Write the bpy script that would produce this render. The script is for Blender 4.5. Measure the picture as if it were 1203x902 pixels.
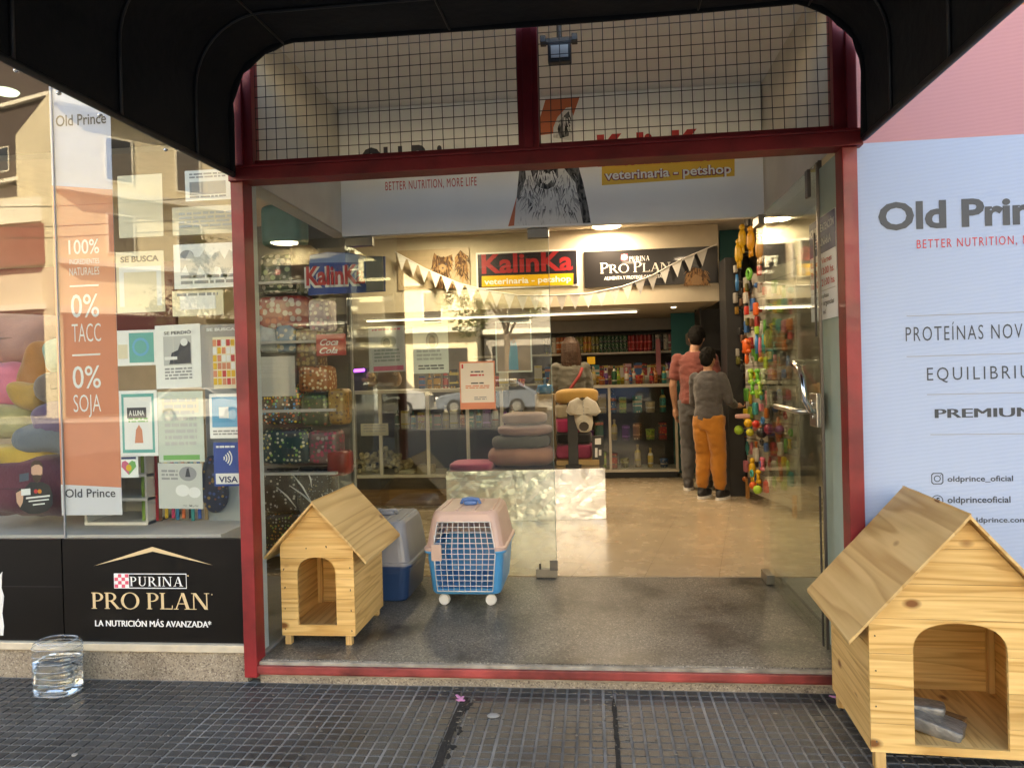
import bpy, bmesh, math, random
from mathutils import Vector, Matrix, noise
for o in list(bpy.data.objects): bpy.data.objects.remove(o)
SC = bpy.context.scene; COL = SC.collection
R = math.radians; PI = math.pi
rnd = random.Random(7)

# ---------------------------------------------------------------- camera
YAW, PITCH, ROLL, CY, CZ, FPX = .108, -.0081, .0261, -3.177, 1.35, 860.
CAMP = Vector((0, CY, CZ))
DV = Vector((-math.sin(YAW)*math.cos(PITCH), math.cos(YAW)*math.cos(PITCH), math.sin(PITCH)))
r0 = Vector((math.cos(YAW), math.sin(YAW), 0)); u0 = r0.cross(DV)
RV = math.cos(ROLL)*r0 - math.sin(ROLL)*u0; UV = math.sin(ROLL)*r0 + math.cos(ROLL)*u0
cam = bpy.data.cameras.new('camera'); cam.sensor_width = 36; cam.lens = 36*FPX/1203
cam.clip_start = .05; cam.clip_end = 500
co = bpy.data.objects.new('camera', cam); COL.objects.link(co)
m = Matrix((RV, UV, -DV)).transposed().to_4x4(); m.translation = CAMP; co.matrix_world = m
SC.camera = co

# ---------------------------------------------------------------- sky, sun, exposure
SUN_EL, SUN_AZ = 33, -12          # behind the shop, so its front is in shade
w = bpy.data.worlds.new('World'); SC.world = w; w.use_nodes = True
nt = w.node_tree; sky = nt.nodes.new('ShaderNodeTexSky'); sky.sky_type = 'NISHITA'; sky.sun_disc = False
sky.sun_elevation = R(SUN_EL); sky.sun_rotation = R(SUN_AZ); sky.dust_density = 2
nt.nodes['Background'].inputs[1].default_value = .12
nt.links.new(sky.outputs[0], nt.nodes['Background'].inputs[0])
sl = bpy.data.lights.new('sun', 'SUN'); sl.energy = 5; sl.angle = R(.5); sl.color = (1, .93, .8)
so = bpy.data.objects.new('sun', sl); COL.objects.link(so)
sd = Vector((math.sin(R(SUN_AZ))*math.cos(R(SUN_EL)), math.cos(R(SUN_AZ))*math.cos(R(SUN_EL)), math.sin(R(SUN_EL))))
so.rotation_euler = sd.to_track_quat('Z', 'Y').to_euler(); so.location = (0, 20, 30)
SC.view_settings.view_transform = 'Standard'; SC.view_settings.look = 'None'
SC.view_settings.exposure = 3.15; SC.view_settings.gamma = 1
SC.view_settings.use_white_balance = True; SC.view_settings.white_balance_temperature = 8300; SC.view_settings.white_balance_tint = 12
SC.render.engine = 'CYCLES'
SC.cycles.use_denoising = True; SC.cycles.max_bounces = 12; SC.cycles.transparent_max_bounces = 24
SC.cycles.diffuse_bounces = 5; SC.cycles.glossy_bounces = 5; SC.cycles.caustics_reflective = False; SC.cycles.caustics_refractive = False
SC.cycles.sample_clamp_indirect = 6

# ---------------------------------------------------------------- helpers
def ray(px, py): return DV + RV*((px-601.5)/FPX) - UV*((py-451)/FPX)
def at(px, py, y=0.): v = ray(px, py); return CAMP + v*((y-CY)/v.y)          # photo point on a plane y = const
def atn(px, py, p0, n): v = ray(px, py); p0 = Vector(p0); n = Vector(n); return CAMP + v*((p0-CAMP).dot(n)/v.dot(n))

def lin(h):
    c = [int(h[i:i+2], 16)/255 for i in (0, 2, 4)]
    return tuple(x/12.92 if x <= .04045 else ((x+.055)/1.055)**2.4 for x in c)

def M(name, col, rough=.6, metal=0., var=0., vs=12., bump=0., bs=80., coat=0., emit=0., spec=.5, island=0., sheen=0.):
    if isinstance(col, str): col = lin(col)
    m = bpy.data.materials.new(name); m.use_nodes = True; nt = m.node_tree; b = nt.nodes['Principled BSDF']
    b.inputs['Base Color'].default_value = (*col, 1); b.inputs['Roughness'].default_value = rough
    b.inputs['Metallic'].default_value = metal; b.inputs['Specular IOR Level'].default_value = spec
    b.inputs['Coat Weight'].default_value = coat; b.inputs['Sheen Weight'].default_value = sheen
    if emit:
        b.inputs['Emission Color'].default_value = (*col, 1); b.inputs['Emission Strength'].default_value = emit
    N, L = nt.nodes.new, nt.links.new
    if var or island:
        tc = N('ShaderNodeTexCoord'); n1 = N('ShaderNodeTexNoise'); n1.inputs['Scale'].default_value = vs; n1.inputs['Detail'].default_value = 7
        L(tc.outputs['Object'], n1.inputs['Vector'])
        mr = N('ShaderNodeMapRange'); mr.inputs['From Min'].default_value = .3; mr.inputs['From Max'].default_value = .7
        mr.inputs['To Min'].default_value = 1-var; mr.inputs['To Max'].default_value = 1+var
        L(n1.outputs['Fac'], mr.inputs['Value']); val = mr.outputs[0]
        if island:
            g = N('ShaderNodeNewGeometry'); m2 = N('ShaderNodeMapRange'); m2.inputs['To Min'].default_value = 1-island; m2.inputs['To Max'].default_value = 1+island
            L(g.outputs['Random Per Island'], m2.inputs['Value']); mu = N('ShaderNodeMath'); mu.operation = 'MULTIPLY'
            L(val, mu.inputs[0]); L(m2.outputs[0], mu.inputs[1]); val = mu.outputs[0]
        vm = N('ShaderNodeVectorMath'); vm.operation = 'SCALE'; vm.inputs[0].default_value = col; L(val, vm.inputs['Scale'])
        L(vm.outputs[0], b.inputs['Base Color'])
    if bump:
        tc = N('ShaderNodeTexCoord'); n2 = N('ShaderNodeTexNoise'); n2.inputs['Scale'].default_value = bs; n2.inputs['Detail'].default_value = 5
        L(tc.outputs['Object'], n2.inputs['Vector']); bp = N('ShaderNodeBump'); bp.inputs['Strength'].default_value = bump; bp.inputs['Distance'].default_value = .01
        L(n2.outputs['Fac'], bp.inputs['Height']); L(bp.outputs[0], b.inputs['Normal'])
    return m

def ramp(nt, fac, stops):
    r = nt.nodes.new('ShaderNodeValToRGB'); e = r.color_ramp.elements
    while len(e) < len(stops): e.new(.5)
    for k, (p, c) in enumerate(stops): e[k].position = p; e[k].color = (*c, 1)
    nt.links.new(fac, r.inputs[0]); return r.outputs[0]

def wood(name, light, dark, axis='x', rough=.5, scale=1., knots=True):
    m = bpy.data.materials.new(name); m.use_nodes = True; nt = m.node_tree; b = nt.nodes['Principled BSDF']; N, L = nt.nodes.new, nt.links.new
    b.inputs['Roughness'].default_value = rough; b.inputs['Specular IOR Level'].default_value = .35
    tc = N('ShaderNodeTexCoord'); g = N('ShaderNodeNewGeometry')
    mu = N('ShaderNodeVectorMath'); mu.operation = 'SCALE'; mu.inputs[0].default_value = (3.7, 5.1, 7.3); L(g.outputs['Random Per Island'], mu.inputs['Scale'])
    ad = N('ShaderNodeVectorMath'); L(tc.outputs['Object'], ad.inputs[0]); L(mu.outputs[0], ad.inputs[1])
    mp = N('ShaderNodeMapping'); s = [13*scale]*3; s['xyz'.index(axis)] = .6*scale; mp.inputs['Scale'].default_value = s; L(ad.outputs[0], mp.inputs[0])
    n1 = N('ShaderNodeTexNoise'); n1.inputs['Scale'].default_value = 1.; n1.inputs['Detail'].default_value = 2; L(mp.outputs[0], n1.inputs['Vector'])
    # growth rings: contour lines of a stretched noise field
    m1 = N('ShaderNodeMath'); m1.operation = 'MULTIPLY'; m1.inputs[1].default_value = 9; L(n1.outputs['Fac'], m1.inputs[0])
    fr = N('ShaderNodeMath'); fr.operation = 'FRACT'; L(m1.outputs[0], fr.inputs[0])
    rings = ramp(nt, fr.outputs[0], [(0, (1, 1, 1)), (.5, (.95, .94, .92)), (.88, (.66, .55, .40)), (1, (.97, .96, .95))])
    n2 = N('ShaderNodeTexNoise'); n2.inputs['Scale'].default_value = 6; n2.inputs['Detail'].default_value = 6; L(mp.outputs[0], n2.inputs['Vector'])
    c2 = ramp(nt, n2.outputs['Fac'], [(.34, light), (.68, dark)])
    mx = N('ShaderNodeMix'); mx.data_type = 'RGBA'; mx.blend_type = 'MULTIPLY'; mx.inputs[0].default_value = .75; L(c2, mx.inputs[6]); L(rings, mx.inputs[7]); out = mx.outputs[2]
    m3 = N('ShaderNodeMapRange'); m3.inputs['To Min'].default_value = .88; m3.inputs['To Max'].default_value = 1.1; L(g.outputs['Random Per Island'], m3.inputs['Value'])
    vs = N('ShaderNodeVectorMath'); vs.operation = 'SCALE'; L(out, vs.inputs[0]); L(m3.outputs[0], vs.inputs['Scale']); out = vs.outputs[0]
    if knots:
        mk = N('ShaderNodeMapping'); s = [5.5]*3; s['xyz'.index(axis)] = 3.2; mk.inputs['Scale'].default_value = s; L(ad.outputs[0], mk.inputs[0])
        vo = N('ShaderNodeTexVoronoi'); vo.inputs['Scale'].default_value = 1; L(mk.outputs[0], vo.inputs['Vector'])
        kf = ramp(nt, vo.outputs['Distance'], [(.05, (1, 1, 1)), (.11, (0, 0, 0))])
        mk2 = N('ShaderNodeMix'); mk2.data_type = 'RGBA'; L(kf, mk2.inputs[0]); L(out, mk2.inputs[6]); mk2.inputs[7].default_value = (.22, .085, .025, 1); out = mk2.outputs[2]
    L(out, b.inputs['Base Color'])
    bp = N('ShaderNodeBump'); bp.inputs['Strength'].default_value = .12; bp.inputs['Distance'].default_value = .004; L(n2.outputs['Fac'], bp.inputs['Height']); L(bp.outputs[0], b.inputs['Normal'])
    return m

def dots(name, base, cols, scale=28., size=.32, rough=.35):
    m = bpy.data.materials.new(name); m.use_nodes = True; nt = m.node_tree; b = nt.nodes['Principled BSDF']; N, L = nt.nodes.new, nt.links.new
    b.inputs['Roughness'].default_value = rough; b.inputs['Coat Weight'].default_value = .3
    tc = N('ShaderNodeTexCoord'); vo = N('ShaderNodeTexVoronoi'); vo.inputs['Scale'].default_value = scale; vo.inputs['Randomness'].default_value = .7; L(tc.outputs['Object'], vo.inputs['Vector'])
    sep = N('ShaderNodeSeparateColor'); L(vo.outputs['Color'], sep.inputs[0])
    c = ramp(nt, sep.outputs[0], [((k+.5)/len(cols), x) for k, x in enumerate(cols)]); c.node.color_ramp.interpolation = 'CONSTANT'
    f = ramp(nt, vo.outputs['Distance'], [(size, (1, 1, 1)), (size+.06, (0, 0, 0))])
    mx = N('ShaderNodeMix'); mx.data_type = 'RGBA'; L(f, mx.inputs[0]); mx.inputs[6].default_value = (*base, 1); L(c, mx.inputs[7]); L(mx.outputs[2], b.inputs['Base Color'])
    return m

def glassm(name, tint=(.93, .96, .94), f0=.045, gain=1., edge=1.):
    m = bpy.data.materials.new(name); m.use_nodes = True; nt = m.node_tree; N, L = nt.nodes.new, nt.links.new
    for n in list(nt.nodes): nt.nodes.remove(n)
    o = N('ShaderNodeOutputMaterial'); t = N('ShaderNodeBsdfTransparent'); t.inputs[0].default_value = (*tint, 1)
    gl = N('ShaderNodeBsdfGlossy'); gl.inputs['Roughness'].default_value = 0.0; gl.inputs['Color'].default_value = (1, 1, 1, 1)
    lw = N('ShaderNodeLayerWeight'); lw.inputs[0].default_value = .5
    p = N('ShaderNodeMath'); p.operation = 'POWER'; p.inputs[1].default_value = 5; L(lw.outputs['Facing'], p.inputs[0])
    ma = N('ShaderNodeMath'); ma.operation = 'MULTIPLY_ADD'; ma.inputs[1].default_value = (1-f0)*edge; ma.inputs[2].default_value = f0*gain; L(p.outputs[0], ma.inputs[0])
    mx = N('ShaderNodeMixShader'); L(ma.outputs[0], mx.inputs[0]); L(t.outputs[0], mx.inputs[1]); L(gl.outputs[0], mx.inputs[2]); L(mx.outputs[0], o.inputs[0])
    return m

class MB:
    def __init__(s): s.v = []; s.f = []
    def add(s, vs, fs):
        n = len(s.v); s.v += [Vector(v) for v in vs]; s.f += [tuple(i+n for i in f) for f in fs]; return s
    def box(s, x0, x1, y0, y1, z0, z1):
        return s.add([(x0, y0, z0), (x1, y0, z0), (x1, y1, z0), (x0, y1, z0), (x0, y0, z1), (x1, y0, z1), (x1, y1, z1), (x0, y1, z1)],
                     [(0, 3, 2, 1), (4, 5, 6, 7), (0, 1, 5, 4), (1, 2, 6, 5), (2, 3, 7, 6), (3, 0, 4, 7)])
    def obox(s, c, size, rot=None):
        c = Vector(c); h = Vector(size)/2; q = rot.to_matrix() if hasattr(rot, 'to_matrix') else (rot or Matrix.Identity(3))
        vs = [c + q @ Vector((a*h.x, b*h.y, d*h.z)) for a, b, d in ((-1, -1, -1), (1, -1, -1), (1, 1, -1), (-1, 1, -1), (-1, -1, 1), (1, -1, 1), (1, 1, 1), (-1, 1, 1))]
        return s.add(vs, [(0, 3, 2, 1), (4, 5, 6, 7), (0, 1, 5, 4), (1, 2, 6, 5), (2, 3, 7, 6), (3, 0, 4, 7)])
    def beam(s, a, b, wd, ht, up=(0, 0, 1)):
        a, b = Vector(a), Vector(b); d = (b-a); l = d.length; d.normalize(); x = d.cross(Vector(up)).normalized(); z = x.cross(d)
        return s.obox((a+b)/2, (wd, l, ht), Matrix((x, d, z)).transposed())
    def tube(s, pts, rad, n=8, cap=True):
        pts = [Vector(p) for p in pts]; rad = rad if isinstance(rad, (list, tuple)) else [rad]*len(pts); rings = []; ref = None
        for k, p in enumerate(pts):
            d = (pts[min(k+1, len(pts)-1)] - pts[max(k-1, 0)]).normalized()
            if ref is None: ref = Vector((0, 0, 1)) if abs(d.z) < .9 else Vector((1, 0, 0))
            x = d.cross(ref).normalized(); y = x.cross(d).normalized(); ref = y
            rings.append([p + (x*math.cos(2*PI*i/n) + y*math.sin(2*PI*i/n))*rad[k] for i in range(n)])
        return s.loft(rings, cap)
    def loft(s, rings, cap=True, close=True):
        n = len(rings[0]); vs = [v for r in rings for v in r]; fs = []
        for k in range(len(rings)-1):
            for i in range(n if close else n-1):
                j = (i+1) % n; fs.append((k*n+i, k*n+j, (k+1)*n+j, (k+1)*n+i))
        if cap: fs += [tuple(range(n))[::-1], tuple(range((len(rings)-1)*n, len(rings)*n))]
        return s.add(vs, fs)
    def lathe(s, prof, c=(0, 0, 0), n=16):
        c = Vector(c); return s.loft([[c + Vector((r*math.cos(2*PI*i/n), r*math.sin(2*PI*i/n), z)) for i in range(n)] for r, z in prof])
    def prism(s, poly, y0, y1):          # polygon in x,z extruded along y
        n = len(poly); vs = [(x, y0, z) for x, z in poly] + [(x, y1, z) for x, z in poly]
        return s.add(vs, [tuple(range(n)), tuple(range(2*n-1, n-1, -1))] + [(i, i+n, (i+1) % n+n, (i+1) % n) for i in range(n)])
    def quad(s, *p): return s.add(p, [tuple(range(len(p)))])
    def sup(s, c, r, e=.5, e2=None, n=20, k=12, wr=0., sd=0., rot=None, ws=6.):   # soft superellipsoid, wrinkled by noise
        c = Vector(c); e2 = e if e2 is None else e2; pw = lambda t, q: math.copysign(abs(t)**q, t); rings = []
        for a in range(k+1):
            ph = -PI/2 + PI*a/k; ring = []
            for i in range(n):
                th = 2*PI*i/n; cp = max(math.cos(ph), .02)
                p = Vector((r[0]*pw(cp, e)*pw(math.cos(th), e2), r[1]*pw(cp, e)*pw(math.sin(th), e2), r[2]*pw(math.sin(ph), e)))
                if wr: p *= 1 + wr*noise.noise(Vector((p.x*ws, p.y*ws, p.z*ws)) + Vector((sd, sd*.7, 0)))
                if rot: p = rot.to_matrix() @ p
                ring.append(c+p)
            rings.append(ring)
        return s.loft(rings)
    def ring(s, c, rx, ry, tr, n=28, k=10, sq=1., tz=None, wr=0., sd=0.):        # horizontal torus / rounded-square bolster
        c = Vector(c); tz = tz or tr; pw = lambda t: math.copysign(abs(t)**sq, t); vs = []; fs = []
        for i in range(n):
            th = 2*PI*i/n; d = Vector((pw(math.cos(th)), pw(math.sin(th)), 0)); dn = Vector((math.cos(th), math.sin(th), 0))
            q = 1 + (wr*noise.noise(Vector((i*.9, sd, 0))) if wr else 0)
            for j in range(k):
                ph = 2*PI*j/k; vs.append(c + Vector((d.x*rx, d.y*ry, 0)) + dn*tr*q*math.cos(ph) + Vector((0, 0, tz*q*math.sin(ph))))
        for i in range(n):
            for j in range(k): fs.append((i*k+j, ((i+1) % n)*k+j, ((i+1) % n)*k+(j+1) % k, i*k+(j+1) % k))
        return s.add(vs, fs)
    def build(s, name, mat, parent=None, smooth=False, bevel=0., seg=2, local=False, mods=None):
        me = bpy.data.meshes.new(name); me.from_pydata(s.v, [], s.f); bm = bmesh.new(); bm.from_mesh(me)
        bmesh.ops.recalc_face_normals(bm, faces=bm.faces)
        if bevel:
            es = [e for e in bm.edges if len(e.link_faces) == 2 and e.calc_face_angle(0) > .5]
            bmesh.ops.bevel(bm, geom=es, offset=bevel, segments=seg, affect='EDGES', profile=.6, clamp_overlap=True)
        bm.to_mesh(me); bm.free()
        if smooth: me.shade_smooth()
        elif bevel:
            for p in me.polygons: p.use_smooth = False
        me.materials.append(mat); o = bpy.data.objects.new(name, me); COL.objects.link(o)
        for kind, kw in (mods or []):
            md = o.modifiers.new(kind.lower(), kind)
            for a, b in kw.items(): setattr(md, a, b)
        if mods:
            dg = bpy.context.evaluated_depsgraph_get(); me2 = bpy.data.meshes.new_from_object(o.evaluated_get(dg)); o.modifiers.clear(); o.data = me2
        if parent is not None: par(o, parent, local)
        return o

def par(o, p, local=False):
    o.parent = p
    if not local: o.matrix_parent_inverse = (Matrix.Translation(p.location) @ p.rotation_euler.to_matrix().to_4x4()).inverted()
def tag(o, label=None, cat=None, group=None, kind=None):
    for k, v in (('label', label), ('category', cat), ('group', group), ('kind', kind)):
        if v: o[k] = v
    return o
def thing(name, label, cat, loc=(0, 0, 0), rz=0., group=None):
    o = bpy.data.objects.new(name, None); COL.objects.link(o); o.location = loc; o.rotation_euler = (0, 0, rz); o.empty_display_size = .1
    return tag(o, label, cat, group)
def struct(name, mb, mat, **k): return tag(mb.build(name, mat, **k), kind='structure')
def copy_tree(o, parent=None):
    c = o.copy(); COL.objects.link(c)
    if parent is not None: c.parent = parent
    for ch in list(o.children): copy_tree(ch, c)
    return c
def boolean(o, cutters, op='DIFFERENCE'):
    for c in cutters:
        md = o.modifiers.new('b', 'BOOLEAN'); md.operation = op; md.object = c; md.solver = 'EXACT'
    dg = bpy.context.evaluated_depsgraph_get(); me = bpy.data.meshes.new_from_object(o.evaluated_get(dg)); o.modifiers.clear(); o.data = me
    for c in cutters: bpy.data.objects.remove(c)
    return o

# flat printing on a plane y = const, facing the street
_tc = {}
def textmesh(s, shear=0., bold=0., sp=1.):
    k = (s, shear, bold, sp)
    if k not in _tc:
        cu = bpy.data.curves.new('t', 'FONT'); cu.body = s; cu.resolution_u = 3; cu.shear = shear; cu.offset = bold; cu.space_character = sp
        o = bpy.data.objects.new('t', cu); COL.objects.link(o); dg = bpy.context.evaluated_depsgraph_get()
        me = bpy.data.meshes.new_from_object(o.evaluated_get(dg)); bpy.data.objects.remove(o)
        vs = [v.co.copy() for v in me.vertices]; fs = [tuple(p.vertices) for p in me.polygons]
        x0 = min(v.x for v in vs); x1 = max(v.x for v in vs)
        _tc[k] = (vs, fs, x0, x1)
    return _tc[k]
CAP = .6896
def text(parent, s, x0, z0, wd, ht, y, mat, shear=0., bold=0., sp=1., slope=0., name='lettering', lift=.0015, strike=0.):
    vs, fs, a, b = textmesh(s, shear, bold, sp); cap = CAP + 2*bold
    sx, sz = wd/(b-a), ht/cap; mb = MB()
    mb.add([(x0+(v.x-a)*sx, y-lift, z0+v.y*sz+slope*(v.x-a)*sx) for v in vs], fs)
    if strike: mb.add([(x0+strike+(v.x-a)*sx, y-lift-.0002, z0+v.y*sz+slope*(v.x-a)*sx) for v in vs], fs)
    return mb.build(name, mat, parent)
def textp(parent, s, pl, pr_, ptop, y, mat, **k):      # pl, pr_ = baseline ends in the photo, ptop = y of cap tops at the left
    a, b, t = at(*pl, y), at(*pr_, y), at(pl[0], ptop, y); return text(parent, s, a.x, a.z, b.x-a.x, t.z-a.z, y, mat, **k)
def flat(parent, name, mat, polys, y, lift=.001):
    mb = MB()
    for p in polys: mb.quad(*[(x, y-lift, z) for x, z in p])
    return mb.build(name, mat, parent)
def flatp(parent, name, mat, polys, y, lift=.001):
    return flat(parent, name, mat, [[(at(px, py, y).x, at(px, py, y).z) for px, py in p] for p in polys], y, lift)
def ell(cx, cz, rx, rz, n=24, a0=0, a1=2*PI, full=True):
    return [(cx+rx*math.cos(a0+(a1-a0)*i/(n if full else n-1)), cz+rz*math.sin(a0+(a1-a0)*i/(n if full else n-1))) for i in range(n)]
def rect(x0, z0, x1, z1): return [(x0, z0), (x1, z0), (x1, z1), (x0, z1)]
def arcband(cx, cz, ro, ri, a0, a1, n=14, ex=1., exi=None):
    o = []; exi = ex if exi is None else exi
    for k in range(n):
        t0 = a0+(a1-a0)*k/n; t1 = a0+(a1-a0)*(k+1)/n
        o.append([(cx+ri*exi*math.cos(t0), cz+ri*math.sin(t0)), (cx+ro*ex*math.cos(t0), cz+ro*math.sin(t0)), (cx+ro*ex*math.cos(t1), cz+ro*math.sin(t1)), (cx+ri*exi*math.cos(t1), cz+ri*math.sin(t1))])
    return o

# a small serif alphabet for the pet-food signs (unit cap height)
def serif_glyph(ch):
    T, t, sf = .15, .06, .045; P = []
    def stem(x, w, top=True, bot=True):
        P.append(rect(x, 0, x+w, 1))
        if bot: P.append(rect(x-.07, 0, x+w+.07, sf))
        if top: P.append(rect(x-.07, 1-sf, x+w+.07, 1))
    def diag(x0, z0, x1, z1, w): P.append([(x0, z0), (x0+w, z0), (x1+w, z1), (x1, z1)])
    def bowl():
        for q in range(12):
            a0 = -PI/2+PI*q/12; a1 = a0+PI/12
            P.append([(.3+.2*math.cos(a0), .73+.215*math.sin(a0)), (.3+.34*math.cos(a0), .73+.27*math.sin(a0)), (.3+.34*math.cos(a1), .73+.27*math.sin(a1)), (.3+.2*math.cos(a1), .73+.215*math.sin(a1))])
        P.append(rect(.2, .945, .3, 1)); P.append(rect(.2, .46, .3, .515))
    if ch == 'P': stem(.07, T); bowl(); return P, .68
    if ch == 'R': stem(.07, T); bowl(); diag(.66, 0, .3, .48, .17); P.append(rect(.62, 0, .9, sf)); return P, .86
    if ch == 'O':
        P += arcband(.5, .5, .52, .47, 0, 2*PI, 30, .95, .72); return P, 1.0
    if ch == 'L': stem(.07, T); P.append(rect(.2, 0, .66, sf+.01)); P.append([(.62, 0), (.66, 0), (.68, .24), (.64, .24)]); return P, .7
    if ch == 'A':
        diag(.1, 0, .44, 1, t); diag(.68, 0, .4, 1, .17); P.append(rect(.22, .32, .66, .37)); P.append(rect(0, 0, .26, sf)); P.append(rect(.58, 0, .95, sf)); return P, .92
    if ch == 'N':
        P.append(rect(.1, 0, .16, 1)); P.append(rect(.78, 0, .84, 1)); diag(.7, 0, .08, 1, .18); P.append(rect(0, 0, .27, sf)); P.append(rect(.0, 1-sf, .2, 1)); P.append(rect(.67, 1-sf, .95, 1)); return P, .97
    if ch == 'U':
        P.append(rect(.1, .32, .25, 1)); P.append(rect(.68, .32, .74, 1)); P.append(rect(.02, 1-sf, .34, 1)); P.append(rect(.58, 1-sf, .84, 1))
        P += arcband(.42, .32, .32, .26, PI, 2*PI, 16, 1., .8); return P, .88
    if ch == 'I': stem(.07, T); return P, .3
    return P, .34
def serif(parent, s, x0, z0, wd, ht, y, mat, sp=.06, slope=0., small=None):
    gl = []; X = 0
    for i, ch in enumerate(s):
        P, a = serif_glyph(ch); k = 1. if (small is None or i in small) else .8
        gl.append((P, X, k)); X += a*k+sp
    sx = wd/(X-sp); mb = MB(); q = 0
    for P, X0, k in gl:
        for p in P:
            q += 1; mb.quad(*[(x0+(X0+x*k)*sx, y-.0015-q*6e-6, z0+z*k*ht+slope*(X0+x*k)*sx) for x, z in p])
    return mb.build('lettering', mat, parent)
def serifp(parent, s, pl, pr_, ptop, y, mat, **k):
    a, b, t = at(*pl, y), at(*pr_, y), at(pl[0], ptop, y); return serif(parent, s, a.x, a.z, b.x-a.x, t.z-a.z, y, mat, **k)

# ---------------------------------------------------------------- materials
RED = M('red frame paint', (.225, .013, .016), .48, var=.35, vs=6, bump=.12, bs=30, coat=.08)
DRED = M('dark red paint', (.22, .014, .02), .45, var=.15)
BLK = M('black vinyl', (.006, .005, .0045), .3, var=.2, vs=4, spec=.3)
WHITE = M('white print', (.80, .80, .78), .6)
OFFW = M('warm white paint', (.84, .81, .77), .7, var=.06, vs=3)
BEIGE = M('beige plaster', (.64, .60, .52), .8, var=.08, vs=4, bump=.1, bs=60)
GREYW = M('grey wall paint', (.30, .28, .25), .8, var=.06)
CEILM = M('ceiling paint', (.55, .50, .43), .8, var=.05)
CREAM = M('cream marble', (.60, .52, .39), .35, var=.15, vs=14)
STEEL = M('brushed steel', (.55, .54, .5), .28, 1., var=.1, vs=40)
DSTEEL = M('dark steel', (.16, .15, .14), .35, .9)
BRONZE = M('patch steel', (.26, .24, .2), .38, .9, var=.1)
CHROME = M('chrome', (.7, .7, .68), .12, 1.)
DARKM = M('matt black metal', (.02, .02, .021), .5)
RUBBER = M('black rubber', (.015, .015, .016), .7)
CANVAS = M('black canvas', (.008, .008, .0085), .8, spec=.25, var=.25, vs=6, bump=.25, bs=25, sheen=.1)
GLASS = glassm('window glass', (.93, .95, .935), .033)
DGLASS = glassm('door glass', (.88, .92, .89), .06); SGLASS = glassm('side wall glass', (.93, .955, .94), .015, 1., .4)
CGLASS = glassm('showcase glass', (.93, .95, .94), .02)
PINE = wood('pine boards', (.82, .55, .225), (.66, .39, .13), 'x', scale=.8)
PINEY = wood('pine side boards', (.72, .47, .19), (.60, .36, .13), 'y', scale=.8)
PLY = wood('pine plywood', (.72, .49, .22), (.62, .39, .155), 'y', scale=.38)
PLYT = wood('pine plywood tilted', (.72, .49, .22), (.62, .39, .155), 'y', scale=.42)
PINEZ = wood('pine posts', (.72, .47, .2), (.64, .40, .15), 'z', knots=False)
BWOOD = wood('brown wood', (.30, .17, .075), (.2, .105, .045), 'x', knots=False)
ORANGE = M('salmon print', (.66, .235, .13), .55, var=.03)
LAV = M('lavender print', (.44, .47, .60), .5, var=.03)
INK = M('dark grey ink', (.055, .055, .065), .6)
GREYI = M('mid grey ink', (.3, .3, .31), .6)
LGREY = M('light grey ink', (.52, .52, .5), .6)
GOLD = M('gold print', (.66, .50, .28), .5)
REDI = M('red ink', (.55, .03, .035), .5)
PINKI = M('pink ink', (.62, .12, .22), .5)
YEL = M('yellow print', (.72, .42, .02), .5)
BLUEI = M('blue print', (.015, .06, .30), .45)
SKYB = M('sky blue print', (.10, .38, .62), .5)
GREENI = M('green print', (.16, .42, .12), .5)
TEALI = M('teal print', (.10, .40, .36), .5)
NAVY = M('navy print', (.03, .04, .13), .5)
PAPER = M('white paper', (.86, .86, .83), .7, var=.03, vs=20)
CPAPER = M('cream paper', (.74, .66, .48), .7, var=.04)
GPAPER = M('grey paper', (.36, .33, .31), .7)
SKIN = M('skin', (.48, .26, .17), .5, var=.08)
INKS = dict(w=WHITE, k=INK, g=GREYI, l=LGREY, r=REDI, p=PINKI, o=ORANGE, b=BLUEI, s=SKYB, n=GREENI, t=TEALI, y=YEL, v=NAVY, c=CPAPER, d=GPAPER, q=SKIN)

def terrazzo(name, base, lo, hi, sc=160., rough=.4, stain=.3):
    m = bpy.data.materials.new(name); m.use_nodes = True; nt = m.node_tree; b = nt.nodes['Principled BSDF']; N, L = nt.nodes.new, nt.links.new
    tc = N('ShaderNodeTexCoord'); vo = N('ShaderNodeTexVoronoi'); vo.inputs['Scale'].default_value = sc; L(tc.outputs['Object'], vo.inputs['Vector'])
    sep = N('ShaderNodeSeparateColor'); L(vo.outputs['Color'], sep.inputs[0])
    c = ramp(nt, sep.outputs[0], [(0, lo), (.35, base), (.8, base), (1, hi)])
    n = N('ShaderNodeTexNoise'); n.inputs['Scale'].default_value = 2.6; n.inputs['Detail'].default_value = 8; n.inputs['Roughness'].default_value = .65; L(tc.outputs['Object'], n.inputs['Vector'])
    d = ramp(nt, n.outputs['Fac'], [(.36, (1-stain,)*3), (.50, (1, 1, 1)), (.64, (1+stain*.5,)*3)])
    mx = N('ShaderNodeMix'); mx.data_type = 'RGBA'; mx.blend_type = 'MULTIPLY'; mx.inputs[0].default_value = 1; L(c, mx.inputs[6]); L(d, mx.inputs[7]); L(mx.outputs[2], b.inputs['Base Color'])
    rr = N('ShaderNodeMapRange'); rr.inputs['To Min'].default_value = rough-.12; rr.inputs['To Max'].default_value = rough+.2; L(n.outputs['Fac'], rr.inputs['Value']); L(rr.outputs[0], b.inputs['Roughness'])
    bp = N('ShaderNodeBump'); bp.inputs['Strength'].default_value = .1; bp.inputs['Distance'].default_value = .003; L(vo.outputs['Distance'], bp.inputs['Height']); L(bp.outputs[0], b.inputs['Normal'])
    return m
GRANITE = terrazzo('threshold terrazzo', (.135, .125, .105), (.03, .027, .023), (.30, .275, .23), 170, .32, .72)
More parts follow.
